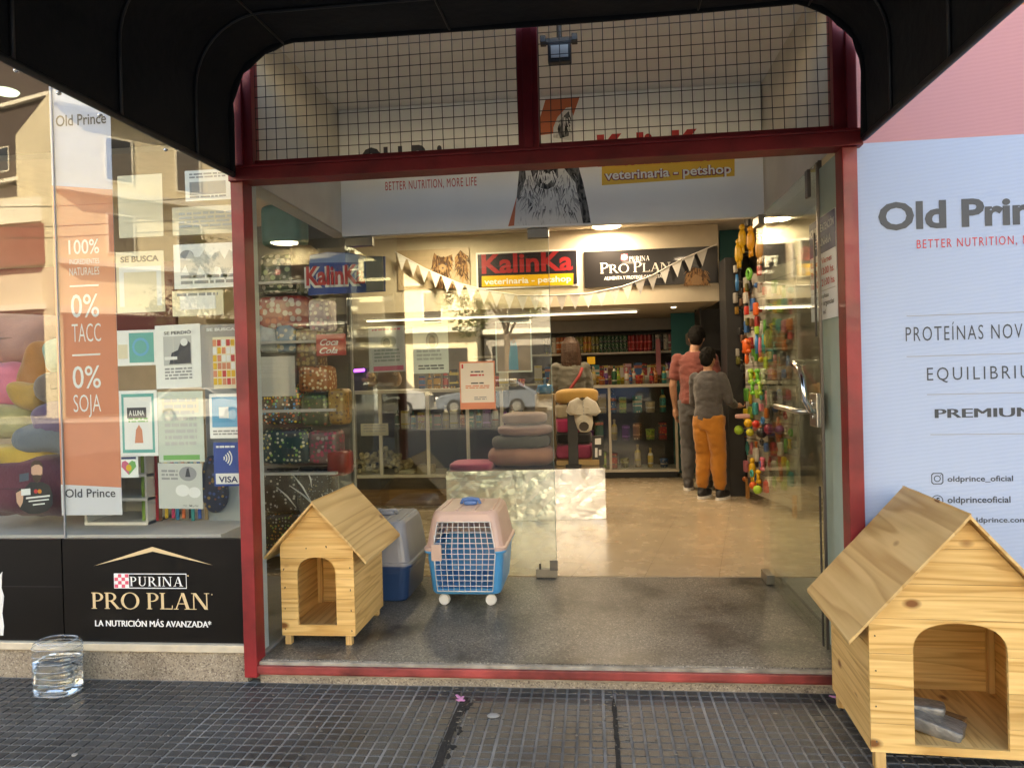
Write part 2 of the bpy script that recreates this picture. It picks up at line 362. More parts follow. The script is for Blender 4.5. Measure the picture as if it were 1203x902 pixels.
GRANB = terrazzo('base granite', (.30, .25, .185), (.12, .09, .07), (.46, .40, .31), 170, .5, .3)
BLOCK = terrazzo('dark paving tile', (.055, .054, .051), (.03, .027, .026), (.10, .097, .09), 300, .42, .55)
GROUT = M('dusty grout', (.25, .24, .22), .9, var=.55, vs=3, bump=.3, bs=90)
DIRT = M('black grime', (.012, .011, .01), .9, var=.4, vs=30, bump=.5, bs=60)
ASPH = M('asphalt', (.055, .055, .056), .85, var=.15, vs=3, bump=.3, bs=150)
CONC = M('pale concrete', (.26, .25, .23), .85, var=.12, vs=3, bump=.2, bs=60)

def tiles(name, c1, c2, size=.44, ang=-12.):
    m = bpy.data.materials.new(name); m.use_nodes = True; nt = m.node_tree; b = nt.nodes['Principled BSDF']; N, L = nt.nodes.new, nt.links.new
    tc = N('ShaderNodeTexCoord'); mp = N('ShaderNodeMapping'); mp.inputs['Rotation'].default_value = (0, 0, R(-ang)); L(tc.outputs['Object'], mp.inputs[0])
    br = N('ShaderNodeTexBrick'); br.offset = 0; br.inputs['Scale'].default_value = 1; br.inputs['Brick Width'].default_value = size; br.inputs['Row Height'].default_value = size
    br.inputs['Mortar Size'].default_value = .0022; br.inputs['Mortar Smooth'].default_value = .1; br.inputs['Color1'].default_value = (*c1, 1); br.inputs['Color2'].default_value = (*c2, 1); br.inputs['Mortar'].default_value = (c1[0]*.6, c1[1]*.58, c1[2]*.55, 1)
    L(mp.outputs[0], br.inputs['Vector']); n = N('ShaderNodeTexNoise'); n.inputs['Scale'].default_value = 7; n.inputs['Detail'].default_value = 8; L(tc.outputs['Object'], n.inputs['Vector'])
    d = ramp(nt, n.outputs['Fac'], [(.3, (.93,)*3), (.7, (1.04,)*3)]); mx = N('ShaderNodeMix'); mx.data_type = 'RGBA'; mx.blend_type = 'MULTIPLY'; mx.inputs[0].default_value = 1
    L(br.outputs[0], mx.inputs[6]); L(d, mx.inputs[7]); L(mx.outputs[2], b.inputs['Base Color'])
    rr = N('ShaderNodeMapRange'); rr.inputs['To Min'].default_value = .16; rr.inputs['To Max'].default_value = .36; L(n.outputs['Fac'], rr.inputs['Value']); L(rr.outputs[0], b.inputs['Roughness'])
    return m
FLOOR = tiles('ceramic floor', (.50, .40, .275), (.47, .375, .255))

# ---------------------------------------------------------------- ground
g = MB(); g.box(-80, 60, -3.60, .0, -.14, -.0042); g.box(-80, 60, 0, 12, -.14, -.014); struct('sidewalk', g, GROUT)
def block_field():
    mb = MB(); P = .0502; gp = .0074; x0, x1 = -3.6, 2.6; y1, y0 = -.012, -1.75
    nx = int((x1-x0)/P); ny = int((y1-y0)/P)
    for i in range(nx):
        for j in range(ny):
            x = x0+i*P; y = y1-(j+1)*P
            sx = 16*P; k = .0025 if (i % 8 == 0) else 0
            h = noise.noise(Vector((math.floor(i/8)*3.1, math.floor(j/8)*2.7, 0)))*.0012; q = .0022
            a, b, c, d = x+gp/2+k, x+P-gp/2, y+gp/2, y+P-gp/2; j1, j2 = rnd.uniform(-.001, .001), rnd.uniform(-.001, .001)
            mb.add([(a, c, -.006), (b, c, -.006), (b, d, -.006), (a, d, -.006), (a+q+j1, c+q, h), (b-q, c+q+j2, h), (b-q+j1, d-q, h), (a+q, d-q+j2, h)],
                   [(4, 5, 6, 7), (0, 1, 5, 4), (1, 2, 6, 5), (2, 3, 7, 6), (3, 0, 4, 7)])
    return mb
bf = struct('sidewalk_tiles', block_field(), BLOCK); tag(bf, 'dark square-grid paving tiles with pale dusty joints in front of the shop')
g = MB()
for xc, ya, wd in ((-.570, -.135, .019), (.060, -.105, .011)):
    n_ = 40
    for k in range(n_):
        ys = [ya+(-1.75-ya)*(k+e)/n_ for e in (0, 1)]; E = [(xc-wd*(.8+.5*noise.noise(Vector((k+e, 3, xc*9))))*(min(1, .35+(k+e)*.3)), xc+wd*(.8+.6*noise.noise(Vector((k+e, 9, xc*9))))*(min(1, .35+(k+e)*.3))) for e in (0, 1)]
        g.add([(E[0][0], ys[0], .0022), (E[0][1], ys[0], .0022), (E[1][1], ys[1], .0022), (E[1][0], ys[1], .0022)], [(0, 1, 2, 3)])
struct('sidewalk_joint', g, DIRT)
g = MB(); g.box(-80, 60, -3.75, -3.60, -.14, -.002); struct('kerb', g, CONC)
g = MB(); g.box(-120, 90, -27.0, -3.75, -.30, -.13); struct('road', g, ASPH)
g = MB(); g.box(-120, 90, -80, -27.0, -.30, .0); struct('far_sidewalk', g, CONC)

# ---------------------------------------------------------------- shop shell
VX0, VX1, VY = -1.56, 1.055, 1.38
g = MB(); g.box(-1.53, 1.10, .005, VY+.02, -.012, .100)
gn = MB(); gn.box(-1.53, 1.10, -.013, .0045, .03, .096); struct('threshold_nosing', gn, M('worn nosing', (.30, .27, .22), .7, var=.4, vs=14, bump=.6, bs=45), bevel=.004)
sl_ = struct('threshold_slab', g, GRANITE, bevel=.006)
g = MB(); g.box(-1.53, 1.10, -.002, .012, -.012, .046); struct('threshold_riser', g, GRANB)
g = MB(); g.box(-4.4, 2.2, VY+.022, 7.2, -.012, .104); struct('shop_floor', g, FLOOR)
g = MB(); g.box(-4.4, -1.545, .06, VY+.02, -.012, .098); g.box(1.12, 2.2, .06, VY+.02, -.012, .098); struct('display_floor', g, GREYW)
def wallb(name, label, boxes, mat):
    g = MB()
    for b in boxes: g.box(*b)
    return tag(g.build(name, mat), label, 'wall', kind='structure')
wallb('back_wall', 'grey back wall of the shop above the product shelves', [(-4.4, 2.2, 7.2, 7.4, 0, 3.3)], GREYW)
wallb('side_wall', 'beige side wall of the shop beside the bag rack', [(-4.6, -4.4, .06, 7.4, 0, 3.3)], BEIGE)
wallb('side_wall', 'beige side wall of the shop behind the toy pegboard', [(2.2, 2.4, .06, 7.4, 0, 3.3)], OFFW)
g = MB(); g.box(-4.4, 2.2, 1.50, 7.2, 2.94, 3.06); struct('ceiling', g, CEILM)
g = MB(); g.box(-1.56, 1.12, .06, 1.36, 3.08, 3.2); struct('vestibule_ceiling', g, OFFW)
g = MB(); g.box(-4.4, -1.66, .06, 1.5, 2.98, 3.1); g.box(1.16, 2.2, .06, 1.5, 2.98, 3.1); struct('display_ceiling', g, M('dark ceiling', (.10, .085, .075), .8))
wallb('vestibule_upper_wall', 'beige upper side wall above the glass at the bag rack side', [(-1.66, -1.555, .06, 1.5, 2.30, 3.2)], BEIGE)
wallb('vestibule_upper_wall', 'beige upper side wall above the glass at the open door side', [(1.06, 1.16, .06, 1.5, 2.30, 3.2)], BEIGE)
t = thing('shop_building', 'three storey shop building rising above the awning', 'building', (0, 3, 3))
g = MB(); g.box(-14, 14, 0.0, .06, 3.06, 9.6); g.box(-14, -4.6, .06, 12, -.01, 9.6); g.box(2.4, 14, .06, 12, -.01, 9.6); g.box(-4.6, 2.4, 7.4, 12, -.01, 9.6); g.box(-4.6, 2.4, .06, 7.4, 3.3, 9.6)
g.box(-14, -4.4, 0, .06, -.01, 3.06); g.box(3.6, 14, 0, .06, -.01, 3.06); g.build('wall', BEIGE, t)
g = MB(); g.box(-14.1, 14.1, -.12, 12, 9.6, 9.9); g.build('roof', CONC, t)
# facade piece that carries the large advert
wallb('facade_wall', 'plain wall behind the large pale advert', [(1.112, 3.6, .0, .06, -.012, 3.06)], BEIGE)

# ---------------------------------------------------------------- red door frame
t = thing('door_frame', 'worn red metal frame around the shop entrance with transom bars', 'door frame', (0, 0, 0))
for a, b in ((-1.590, -1.530), (1.046, 1.106)):
    g = MB(); g.box(a, b, -.035, .055, .03, 2.262); g.build('post', RED, t, bevel=.004)
g = MB(); g.box(-1.592, 1.126, -.050, .055, 2.262, 2.318); g.box(-1.592, 1.126, -.058, -.0, 2.3182, 2.330); g.build('lintel', RED, t, bevel=.003)
g = MB(); g.box(-.285, -.197, -.03, .05, 2.3305, 3.05); g.box(-.262, -.220, -.038, -.0305, 2.3305, 3.05); g.build('mullion', DRED, t, bevel=.003)
g = MB(); g.box(-1.53, 1.046, -.034, -.014, .050, .082); g.box(-1.53, 1.046, -.022, -.0145, .040, .0495); g.build('sill_rail', M('worn red paint', (.27, .045, .04), .5, var=.75, vs=5, bump=.2, bs=40), t, bevel=.003)
for a, b in ((-1.590, -1.5305), (1.0705, 1.112)): MB().box(a, b, -.03, .05, 2.3305, 3.05).build('upper_post', DRED, t, bevel=.003)
g = MB()
for a, b in ((-1.53, -1.488), (1.022, 1.07)): g.box(a, b, -.02, .05, 2.3305, 3.05)
for a, b in ((-1.4878, -.2855), (-.1965, 1.0218)): g.box(a, b, 0.0, .05, 2.3305, 2.362); g.box(a, b, 0., .05, 2.99, 3.05)
g.build('transom_frame', DRED, t, bevel=.002)
def meshgrid(x0, x1, z0, z1, pitch, y, r, label):
    g = MB(); nx = round((x1-x0)/pitch); nz = round((z1-z0)/pitch)
    for i in range(nx+1):
        x = x0+(x1-x0)*i/nx; g.tube([(x, y, z0), (x+.003*math.sin(i*1.7), y+.002*math.sin(i), (z0+z1)/2), (x, y, z1)], r, 5)
    for j in range(nz+1):
        z = z0+(z1-z0)*j/nz; g.tube([(x0, y-.003, z), ((x0+x1)/2, y-.003, z-.003+.002*math.sin(j*2.)), (x1, y-.003, z)], r, 5)
    tag(g.build('security_mesh', DARKM), label, 'wire mesh', 'wire mesh panels over the transom')
meshgrid(-1.488, -.288, 2.362, 2.99, .0475, .02, .0019, 'black wire mesh over the transom half without the floodlight')
meshgrid(-.194, 1.022, 2.362, 2.99, .0475, .02, .0019, 'black wire mesh over the transom half with the floodlight')
# floodlight
p = at(657, 55, .06); t = thing('floodlight', 'small black floodlight mounted behind the transom mesh', 'lamp', (p.x, .1, p.z))
g = MB(); g.box(p.x-.075, p.x+.075, .09, .12, p.z+.035, p.z+.055); g.box(p.x-.085, p.x-.06, .07, .12, p.z+.03, p.z+.06); g.box(p.x+.055, p.x+.08, .07, .12, p.z+.03, p.z+.06); g.tube([(p.x, .1, p.z+.05), (p.x, .1, 3.08)], .012); g.build('bracket', DARKM, t, bevel=.002)
g = MB(); g.box(p.x-.052, p.x+.052, .075, .115, p.z-.06, p.z+.03); g.build('housing', DARKM, t, bevel=.006)
g = MB(); g.box(p.x-.038, p.x+.038, .071, .0748, p.z-.042, p.z+.012); g.build('lens', M('lamp lens', (.5, .5, .48), .2), t)

# ---------------------------------------------------------------- black barrel awning
XA, XB, ZB, ZT, YF = -1.565, 1.128, 2.285, 2.84, -1.80
def arch(x0, x1, zb, zt, rad, n=10):
    pts = [(x0, zb)]; rz = min(rad, zt-zb)
    for k in range(n+1): a = PI-k*PI/2/n; pts.append((x0+rad+rad*math.cos(a), zt-rz+rz*math.sin(a)))
    for k in range(1, 6): pts.append((x0+rad+(x1-x0-2*rad)*k/6, zt))
    for k in range(n+1): a = PI/2-k*PI/2/n; pts.append((x1-rad+rad*math.cos(a), zt-rz+rz*math.sin(a)))
    return pts+[(x1, zb)]
def awn_ring(u, off=0., wav=0.):
    y = -.062 + (YF+.062)*u; h = math.sqrt(max(1-u**4, 0)); zt = ZB+.012+(ZT-ZB)*h
    x0 = XA-.085*u; x1 = XB-.014*u; pr = arch(x0, x1, ZB, zt, .30)
    out = []
    for i, (x, z) in enumerate(pr):
        wv = wav*(math.sin(i*2.1)*.6+math.sin(i*.9+1)) if 1 < i < len(pr)-2 else 0
        cx, cz = (x0+x1)/2, ZB; d = Vector((x-cx, 0, (z-cz)*2)); d.normalize()
        out.append(Vector((x, y, z-wv*.5))+Vector((d.x*off, 0, d.z*off)))
    return out
t = thing('awning', 'black barrel awning canopy over the shop entrance', 'awning', (-.2, -.06, 2.3))
g = MB(); us = [0, .02, .12, .25, .4, .55, .7, .82, .9, .95, .98, 1]
for off in (0, .012): g.loft([awn_ring(u, off, .012 if u == 0 else .005) for u in us], cap=False, close=False)
g.build('canopy', CANVAS, t, smooth=True)
for u in (.16, .42, .68, .88):
    g = MB(); g.tube([v for v in awn_ring(u, -.006)], .007, 6); g.build('rib', DARKM, t, smooth=True)
g = MB()
for k in (10, 13, 16, 19):
    g.tube([awn_ring(u, -.006)[k] for u in us], .005, 6)
g.build('seam', DARKM, t, smooth=True)
g = MB(); g.tube([awn_ring(0, -.004)[0]]+[awn_ring(u, -.004)[0] for u in us[1:]]+[awn_ring(u, -.004)[-1] for u in reversed(us)], .013, 8); g.build('base_tube', DARKM, t, smooth=True)
rr0 = awn_ring(0, .0, .012); g = MB(); g.tube([v+Vector((0, -.004, .002)) for v in rr0], [.016+.004*math.sin(i*2.3) for i in range(len(rr0))], 8); g.build('back_hem', CANVAS, t, smooth=True)
g = MB()
for px, py in ((37, 82), (94, 108), (140, 134), (233, 174)):
    v = ray(px, py); pp = CAMP+v*((2.272-CAMP.z)/v.z); g.sup((XA-.03+.0*pp.x-.03, pp.y, 2.272), (.008, .008, .006), 1.)
g.build('rivet', CHROME, t, smooth=True)

# ---------------------------------------------------------------- glazing of the entrance
tag(MB().box(VX0-.005, VX0+.005, .06, VY-.006, .102, 2.30).build('side_glass', SGLASS), 'clear side glass wall between entrance and bag rack', 'glass panel', kind='structure')
tag(MB().box(VX1-.005, VX1+.005, .30, VY-.006, .102, 2.30).build('side_glass', DGLASS), 'clear side glass wall behind the open glass door', 'glass panel', kind='structure')
g = MB(); g.box(VX0-.03, VX0-.006, .12, .17, .1, 2.30); tag(g.build('white_upright', M('white metal', (.55, .56, .56), .4)), 'narrow white upright just behind the side glass near the bag rack', 'upright')
MINT = M('pale green board', (.36, .44, .385), .5, var=.05)
g = MB(); g.box(VX1-.004, VX1+.012, .055, .285, .102, 2.26); tag(g.build('jamb_panel', MINT), 'tall pale green panel just inside the frame at the open door', 'panel')
g = MB(); g.box(VX1-.008, VX1+.008, .286, .299, .102, 2.30); tag(g.build('seal_strip', DSTEEL), 'dark vertical seal along the edge of the pale green panel', 'seal')

t = thing('glass_door', 'closed clear glass door leaf with notices taped to it', 'door', (-.9, VY, .104))
MB().box(-1.548, -.246, VY-.005, VY+.005, .112, 2.272).build('pane', DGLASS, t)
def patch(n, x0, x1, z0, z1, y=VY, par_=t):
    g = MB(); g.box(x0, x1, y-.022, y+.022, z0, z1); return g.build(n, BRONZE, par_, bevel=.002)
patch('bottom_patch', -.372, -.240, .106, .158); g = MB(); g.box(-.285, -.235, VY-.03, VY-.0225, .150, .215); g.tube([(-.345, VY-.026, .158), (-.345, VY-.026, .195)], .007); g.build('floor_bolt', DSTEEL, t, bevel=.002)
patch('top_patch', -.372, -.240, 2.215, 2.271); patch('hinge_patch', -1.535, -1.36, 2.215, 2.271)
g = MB(); g.box(-.2455, -.2425, VY-.005, VY+.005, .16, 2.21); g.build('edge_strip', M('glass edge', (.20, .27, .24), .3), t)

t = thing('glass_door', 'open clear glass door leaf with steel handle swung into the entrance', 'door', (1.0, .8, .104))
DX = 1.012
MB().box(DX-.005, DX+.005, .19, 1.36, .115, 2.262).build('pane', SGLASS, t)
for n, z0, z1 in (('bottom_patch', .106, .160), ('top_patch', 2.21, 2.262)):
    g = MB(); g.box(DX-.022, DX+.022, 1.22, 1.372, z0, z1); g.build(n, BRONZE, t, bevel=.002)
g = MB(); g.box(DX-.016, DX+.016, .215, .325, 1.095, 1.245); lk = g.build('lock_case', STEEL, t, bevel=.003)
g = MB(); g.tube([(DX-.017, .27, 1.20), (DX-.024, .27, 1.20)], .014, 12); g.tube([(DX-.017, .27, 1.14), (DX-.021, .27, 1.14)], .010, 12); g.build('keyhole', CHROME, lk, smooth=True)
g = MB(); g.tube([(DX-.012, .30, 1.162), (DX-.05, .31, 1.162), (DX-.075, .34, 1.163), (DX-.082, .42, 1.168), (DX-.086, .60, 1.172), (DX-.088, .66, 1.173)], .013, 10); g.build('lever', STEEL, lk, smooth=True)
g = MB(); g.tube([(DX-.005, .43, 1.385), (DX-.05, .425, 1.387), (DX-.066, .39, 1.385), (DX-.07, .27, 1.36), (DX-.072, .215, 1.30), (DX-.07, .205, 1.22), (DX-.04, .225, 1.17), (DX-.012, .235, 1.165)], .0135, 10); g.build('pull_handle', CHROME, t, smooth=True)
g = MB(); g.box(DX-.022, DX-.006, .255, .30, 2.13, 2.255); g.build('edge_fitting', DSTEEL, t, bevel=.004)
g = MB(); g.box(DX-.006, DX+.006, .178, .189, .115, 2.262); g.build('edge_strip', DSTEEL, t)
g = MB(); g.box(DX-.010, DX-.0055, .215, .232, .115, .83); g.box(DX-.010, DX-.0055, .215, .232, 1.5, 1.96); g.build('edge_guard', DARKM, t)

# opening-hours board on the inside of the jamb: faces the entrance (-x)
def side_text(parent, s, y0, z0, wd, ht, x, mat, **k):     # reads towards -y on a plane x = const
    vs, fs, a, b = textmesh(s, k.get('shear', 0), k.get('bold', 0.)); sx = wd/(b-a); sz = ht/CAP; mb = MB()
    mb.add([(x-.0015, y0-(v.x-a)*sx, z0+v.y*sz) for v in vs], fs); return mb.build('lettering', mat, parent)
hx = VX1-.0125
t = thing('opening_hours_sign', 'blue and white opening hours sign facing the open door', 'sign', (hx, .2, 1.58))
MB().box(hx, hx+.004, -.0+.056, .425, 1.575, 2.035).build('board', M('white board', (.80, .81, .84), .4), t)
MB().box(hx-.0012, hx-.0002, .058, .423, 1.872, 2.033).build('header', NAVY, t)
for s, z, h, mt, y0, wd in (('HORARIO DE ATENCIÓN', 1.968, .032, WHITE, .415, .345), ('VETERINARIA', 1.905, .034, WHITE, .36, .25), ('Lunes a Viernes', 1.825, .026, REDI, .40, .29), ('9:00 a 13:00 hs.', 1.775, .03, REDI, .405, .325),
                            ('16:00 a 21:00 hs.', 1.725, .03, REDI, .405, .33), ('consultas', 1.672, .018, INK, .33, .17), ('Sábados y urgencias', 1.638, .022, INK, .40, .31), ('por tel.', 1.600, .018, INK, .30, .1)):
    side_text(t, s, y0, z, wd, h, hx-(.0012 if mt is WHITE else 0), mt, bold=.012)
MB().box(hx-.001, hx-.0002, .07, .41, 1.702, 1.706).build('rule', LGREY, t)

# ---------------------------------------------------------------- header sign over the glass doors
HY = 1.345
t = thing('header_sign', 'white header sign with a black and white dog above the glass doors', 'sign', (-.25, HY, 2.28))
hp = M('white sign panel', (.88, .89, .87), .45, var=.03, vs=3)
MB().box(-1.552, 1.052, HY, HY+.05, 2.276, 3.076).build('panel', hp, t)
textp(t, 'BETTER NUTRITION, MORE LIFE', (453, 224), (560, 217), 214, HY, REDI, sp=1.15)
textp(t, 'Old Prince', (424, 207), (568, 199), 173, HY, INK, bold=.03)
textp(t, 'KalinKa', (702, 194), (838, 186), 156, HY, REDI, bold=.05)
flatp(t, 'yellow_band', M('sign yellow', (.75, .46, .04), .5), [[(707, 195), (863, 184), (863, 207), (707, 218)]], HY, .001)
WOUT = M('dark red outline', (.22, .02, .05), .5)
textp(t, 'veterinaria - petshop', (709.5, 212), (860, 204), 200, HY-.001, WOUT, bold=.075, slope=-.0)
textp(t, 'veterinaria - petshop', (711, 211.5), (859, 203.5), 200.5, HY-.002, WHITE, bold=.02)
ORG = M('orange stripe', (.60, .16, .07), .5)
flatp(t, 'orange_stripe', ORG, [[(641, 117), (681, 114), (667, 155), (628, 160)], [(612, 214), (622, 205), (608, 265), (597, 266)]], HY, .001)
def fur(name, a, b, sc, e0=.42, e1=.56):
    m = M(name, a, .8); nt = m.node_tree; N, L = nt.nodes.new, nt.links.new; tc = N('ShaderNodeTexCoord'); mp = N('ShaderNodeMapping'); mp.inputs['Scale'].default_value = (sc, sc, sc*.35); mp.inputs['Rotation'].default_value = (0, .35, 0)
    n = N('ShaderNodeTexNoise'); n.inputs['Scale'].default_value = 1; n.inputs['Detail'].default_value = 6; L(tc.outputs['Object'], mp.inputs[0]); L(mp.outputs[0], n.inputs['Vector'])
    L(ramp(nt, n.outputs['Fac'], [(e0, a), (e1, b)]), nt.nodes['Principled BSDF'].inputs['Base Color']); return m
FURW = fur('pale fur print', (.72, .72, .70), (.34, .34, .34), 55, .56, .74); FURK = fur('dark fur print', (.02, .02, .02), (.16, .16, .16), 60); FURB = fur('brown fur print', (.30, .16, .07), (.08, .04, .02), 45)
flatp(t, 'dog_picture', FURW, [[(611, 199), (678, 194), (684, 215), (690, 245), (693, 262), (604, 266), (606, 240), (609, 218)], [(650, 162), (650, 150), (655, 138), (665, 127), (671, 126), (674, 140), (674, 166)]], HY, .0015)
flatp(t, 'dog_dark_fur', FURK, [[(623, 199), (655, 196.5), (656, 208), (651, 219), (643, 223), (634, 221), (627, 212)], [(662, 197), (679, 194), (685, 215), (691, 243), (694, 262), (685, 262.5), (680, 236), (676, 215), (668, 205)],
                              [(610, 200), (617, 199.5), (618, 210), (613, 222), (609, 236), (607, 232)], [(655, 152), (658, 141), (668, 131), (671, 140), (668, 160), (658, 163)]], HY, .002)
flatp(t, 'dog_pale_muzzle', FURW, [[(634, 206), (648, 204.5), (649, 211), (643, 217), (637, 215)]], HY, .0025)
flatp(t, 'dog_nose', INK, [[(637, 207), (645, 206.3), (644, 211), (640, 213), (638, 211)]], HY, .003)
def fur_strokes(parent, mat, boxes, y, n, ln, lean, lift, seed, name='fur_stroke'):
    q = random.Random(seed); P = []
    for k in range(n):
        x0, y0, x1, y1 = q.choice(boxes); px_, py_ = q.uniform(x0, x1), q.uniform(y0, y1); cx = (x0+x1)/2; l = ln*q.uniform(.5, 1.3); dx = (px_-cx)/(x1-x0)*lean+q.uniform(-.12, .12)*l; w_ = q.uniform(.35, .8)
        P.append([(px_-w_, py_), (px_+w_, py_), (px_+dx+w_*.3, py_+l), (px_+dx, py_+l*1.05)])
    mb = MB()
    for i, p in enumerate(P): mb.quad(*[(at(a, b, y).x, y-lift-i*4e-6, at(a, b, y).z) for a, b in p])
    return mb.build(name, mat, parent)
fur_strokes(t, GREYI, [(616, 222, 676, 252), (612, 205, 630, 235), (655, 205, 678, 240)], HY, 120, 9, 12, .0032, 4)
fur_strokes(t, FURK, [(612, 204, 626, 240), (660, 200, 686, 250), (628, 214, 656, 224), (618, 238, 680, 252)], HY, 80, 9, 10, .0040, 8)
fur_strokes(t, WHITE, [(622, 216, 668, 246), (626, 200, 652, 206), (656, 132, 672, 150)], HY, 80, 10, 10, .0048, 5)
# strip behind the closed leaf, lamp tube box on the header side
# ---------------------------------------------------------------- large advert on the right of the entrance
PY = -.004
t = thing('wall_advert', 'large pale blue advert with red top beside the red door frame', 'poster', (1.7, 0, 1.2))
def vinyl(name, base):
    m = M(name, base, .55, spec=.25); nt = m.node_tree; N, L = nt.nodes.new, nt.links.new; tc = N('ShaderNodeTexCoord')
    mp = N('ShaderNodeMapping'); mp.inputs['Rotation'].default_value = (0, R(6), 0); L(tc.outputs['Object'], mp.inputs[0])
    wv = N('ShaderNodeTexWave'); wv.bands_direction = 'Z'; wv.inputs['Scale'].default_value = 19; wv.inputs['Distortion'].default_value = 2.; wv.inputs['Detail'].default_value = 2; L(mp.outputs[0], wv.inputs[0])
    bp = N('ShaderNodeBump'); bp.inputs['Strength'].default_value = .06; bp.inputs['Distance'].default_value = .004; L(wv.outputs['Fac'], bp.inputs['Height']); L(bp.outputs[0], nt.nodes['Principled BSDF'].inputs['Normal'])
    c = ramp(nt, wv.outputs['Fac'], [(0, tuple(x*.98 for x in base)), (1, tuple(min(1, x*1.01) for x in base))]); L(c, nt.nodes['Principled BSDF'].inputs['Base Color']); return m
VL = vinyl('pale vinyl', (.37, .45, .605)); VR = vinyl('red vinyl', (.50, .24, .26))
MB().box(1.114, 3.5, PY, 0, .12, 2.280).build('panel', VL, t); MB().box(1.114, 3.5, PY, 0, 2.2803, 2.80).build('red_band', VR, t)
MB().box(1.114, 3.5, PY, 0, 2.8003, 3.06).build('shaded_orange_band', vinyl('orange vinyl', (.52, .15, .06)), t)  # advert's orange top, darkened in its colour for shade under the roof
dk = M('advert ink', (.032, .04, .052), .5)
textp(t, 'Old Prince', (1032, 270), (1266, 262), 237, PY, dk, bold=.035)
textp(t, 'BETTER NUTRITION, MORE LIFE', (1077, 292), (1262, 285), 282, PY, REDI, bold=.0, sp=1.25)
textp(t, 'PROTEÍNAS NOVELES', (1064, 401), (1238, 394), 384.5, PY, dk, bold=-.004, sp=1.2)
textp(t, 'EQUILIBRIUM', (1089, 447), (1228, 443), 432, PY, dk, bold=-.004, sp=1.3)
textp(t, 'PREMIUM', (1098, 491), (1213, 489), 480.5, PY, dk, strike=.006)
for i, (a, b, c, d) in enumerate(((1065, 371, 1290, 363), (1065, 418.5, 1290, 412), (1089, 463, 1290, 459), (1093, 510, 1290, 508))):
    flatp(t, 'rule', GREYI, [[(a, b), (c, d), (c, d+.9), (a, b+.9)]], PY)
for s, y0, y1, xe in (('oldprince_oficial', 565.5, 559, 1190), ('oldprinceoficial', 590.5, 583, 1187), ('www.oldprince.com', 613.5, 607.5, 1206)):
    textp(t, s, (1113, y0), (xe, y0-.6), y1, PY, dk, bold=.012)
def ringp(cx, cz, ro, ri, n=20): return arcband(cx, cz, ro, ri, 0, 2*PI, n)
c = at(1101, 562, PY); s = .0235
sq = lambda k: [(c.x+k*a, c.z+k*b) for a, b in ((-.7, -1), (.7, -1), (1, -.7), (1, .7), (.7, 1), (-.7, 1), (-1, .7), (-1, -.7))]
fr = []; o_, i_ = sq(s), sq(s*.84)
for k in range(8): fr.append([o_[k], o_[(k+1) % 8], i_[(k+1) % 8], i_[k]])
fr += ringp(c.x, c.z, s*.58, s*.42) + [ell(c.x+s*.55, c.z+s*.55, s*.1, s*.1, 8)]
c2 = at(1101, 588, PY); fr += ringp(c2.x, c2.z, s, s*.86) + [rect(c2.x-.004, c2.z-.0155, c2.x+.003, c2.z+.008), rect(c2.x-.010, c2.z+.001, c2.x+.010, c2.z+.0055), rect(c2.x-.002, c2.z+.008, c2.x+.009, c2.z+.0135)]
c3 = at(1101, 613, PY); fr += ringp(c3.x, c3.z, s, s*.86) + arcband(c3.x, c3.z, s, s*.86, 0, 2*PI, 16, .45, .35) + [rect(c3.x-s, c3.z-.0015, c3.x+s, c3.z+.0015)]
flat(t, 'icon', dk, fr, PY)

# ---------------------------------------------------------------- shop window on the left
WY = .030
wallb('base_wall', 'low speckled granite plinth under the shop window', [(-4.4, -1.592, .0, .055, -.012, .1345)], GRANB)
tag(MB().box(-4.4, -1.592, -.022, .055, .135, .170).build('window_sill', CREAM, bevel=.004), 'cream marble sill along the bottom of the shop window', 'sill', kind='structure')
t = thing('shop_window', 'large shop window glazing of two panes above the black advert', 'window', (-2.6, WY, .66))
MB().box(-2.487, -1.592, WY-.004, WY+.004, .652, 2.98).build('pane', GLASS, t); MB().box(-4.4, -2.492, WY-.004, WY+.004, .652, 2.98).build('pane', GLASS, t)
g = MB(); g.box(-2.4918, -2.4872, WY-.006, WY+.005, .172, 2.98); g.build('joint', GREYI, t); g = MB(); g.box(-4.4, -1.592, .0, .06, 2.98, 3.06); g.build('top_rail', DRED, t)
BY = .002
t = thing('window_advert', 'black pet food advert with gold lettering below the shop window', 'sign', (-2., BY, .17))
MB().box(-2.486, -1.592, BY, .024, .1715, .6505).build('panel', BLK, t)
flatp(t, 'roof_mark', GOLD, [[(110, 664.5), (179, 642), (179.5, 647.5)], [(179, 642), (250, 663.5), (179.5, 647.5)]], BY)
RW = M('pink check', (.72, .10, .16), .5)
a, b = at(135, 690, BY), at(151, 674, BY); wq, hq = (b.x-a.x)/4, (b.z-a.z)/4
flat(t, 'check_ground', WHITE, [rect(a.x-.003, a.z-.003, b.x+.002, b.z+.003)], BY, .0008)
flat(t, 'check_mark', RW, [rect(a.x+i*wq, a.z+j*hq, a.x+(i+1)*wq, a.z+(j+1)*hq) for i in range(4) for j in range(4) if (i+j) % 2 == 0], BY, .0014)
e = at(219, 673, BY); z0, z1 = a.z-.003, b.z+.003
flat(t, 'logo_frame', WHITE, [rect(b.x+.002, z0, e.x, z0+.004), rect(b.x+.002, z1-.004, e.x, z1), rect(e.x-.003, z0+.004, e.x, z1-.004)], BY, .0008)
serifp(t, 'PURINA', (153, 688), (215, 687), 677, BY, WHITE, sp=.12)
serifp(t, 'PRO PLAN', (108, 714.5), (247, 713.5), 695.5, BY, GOLD, sp=.02)
textp(t, 'LA NUTRICIÓN MÁS AVANZADA*', (112, 735), (248, 734), 728, BY, WHITE, strike=.0025)
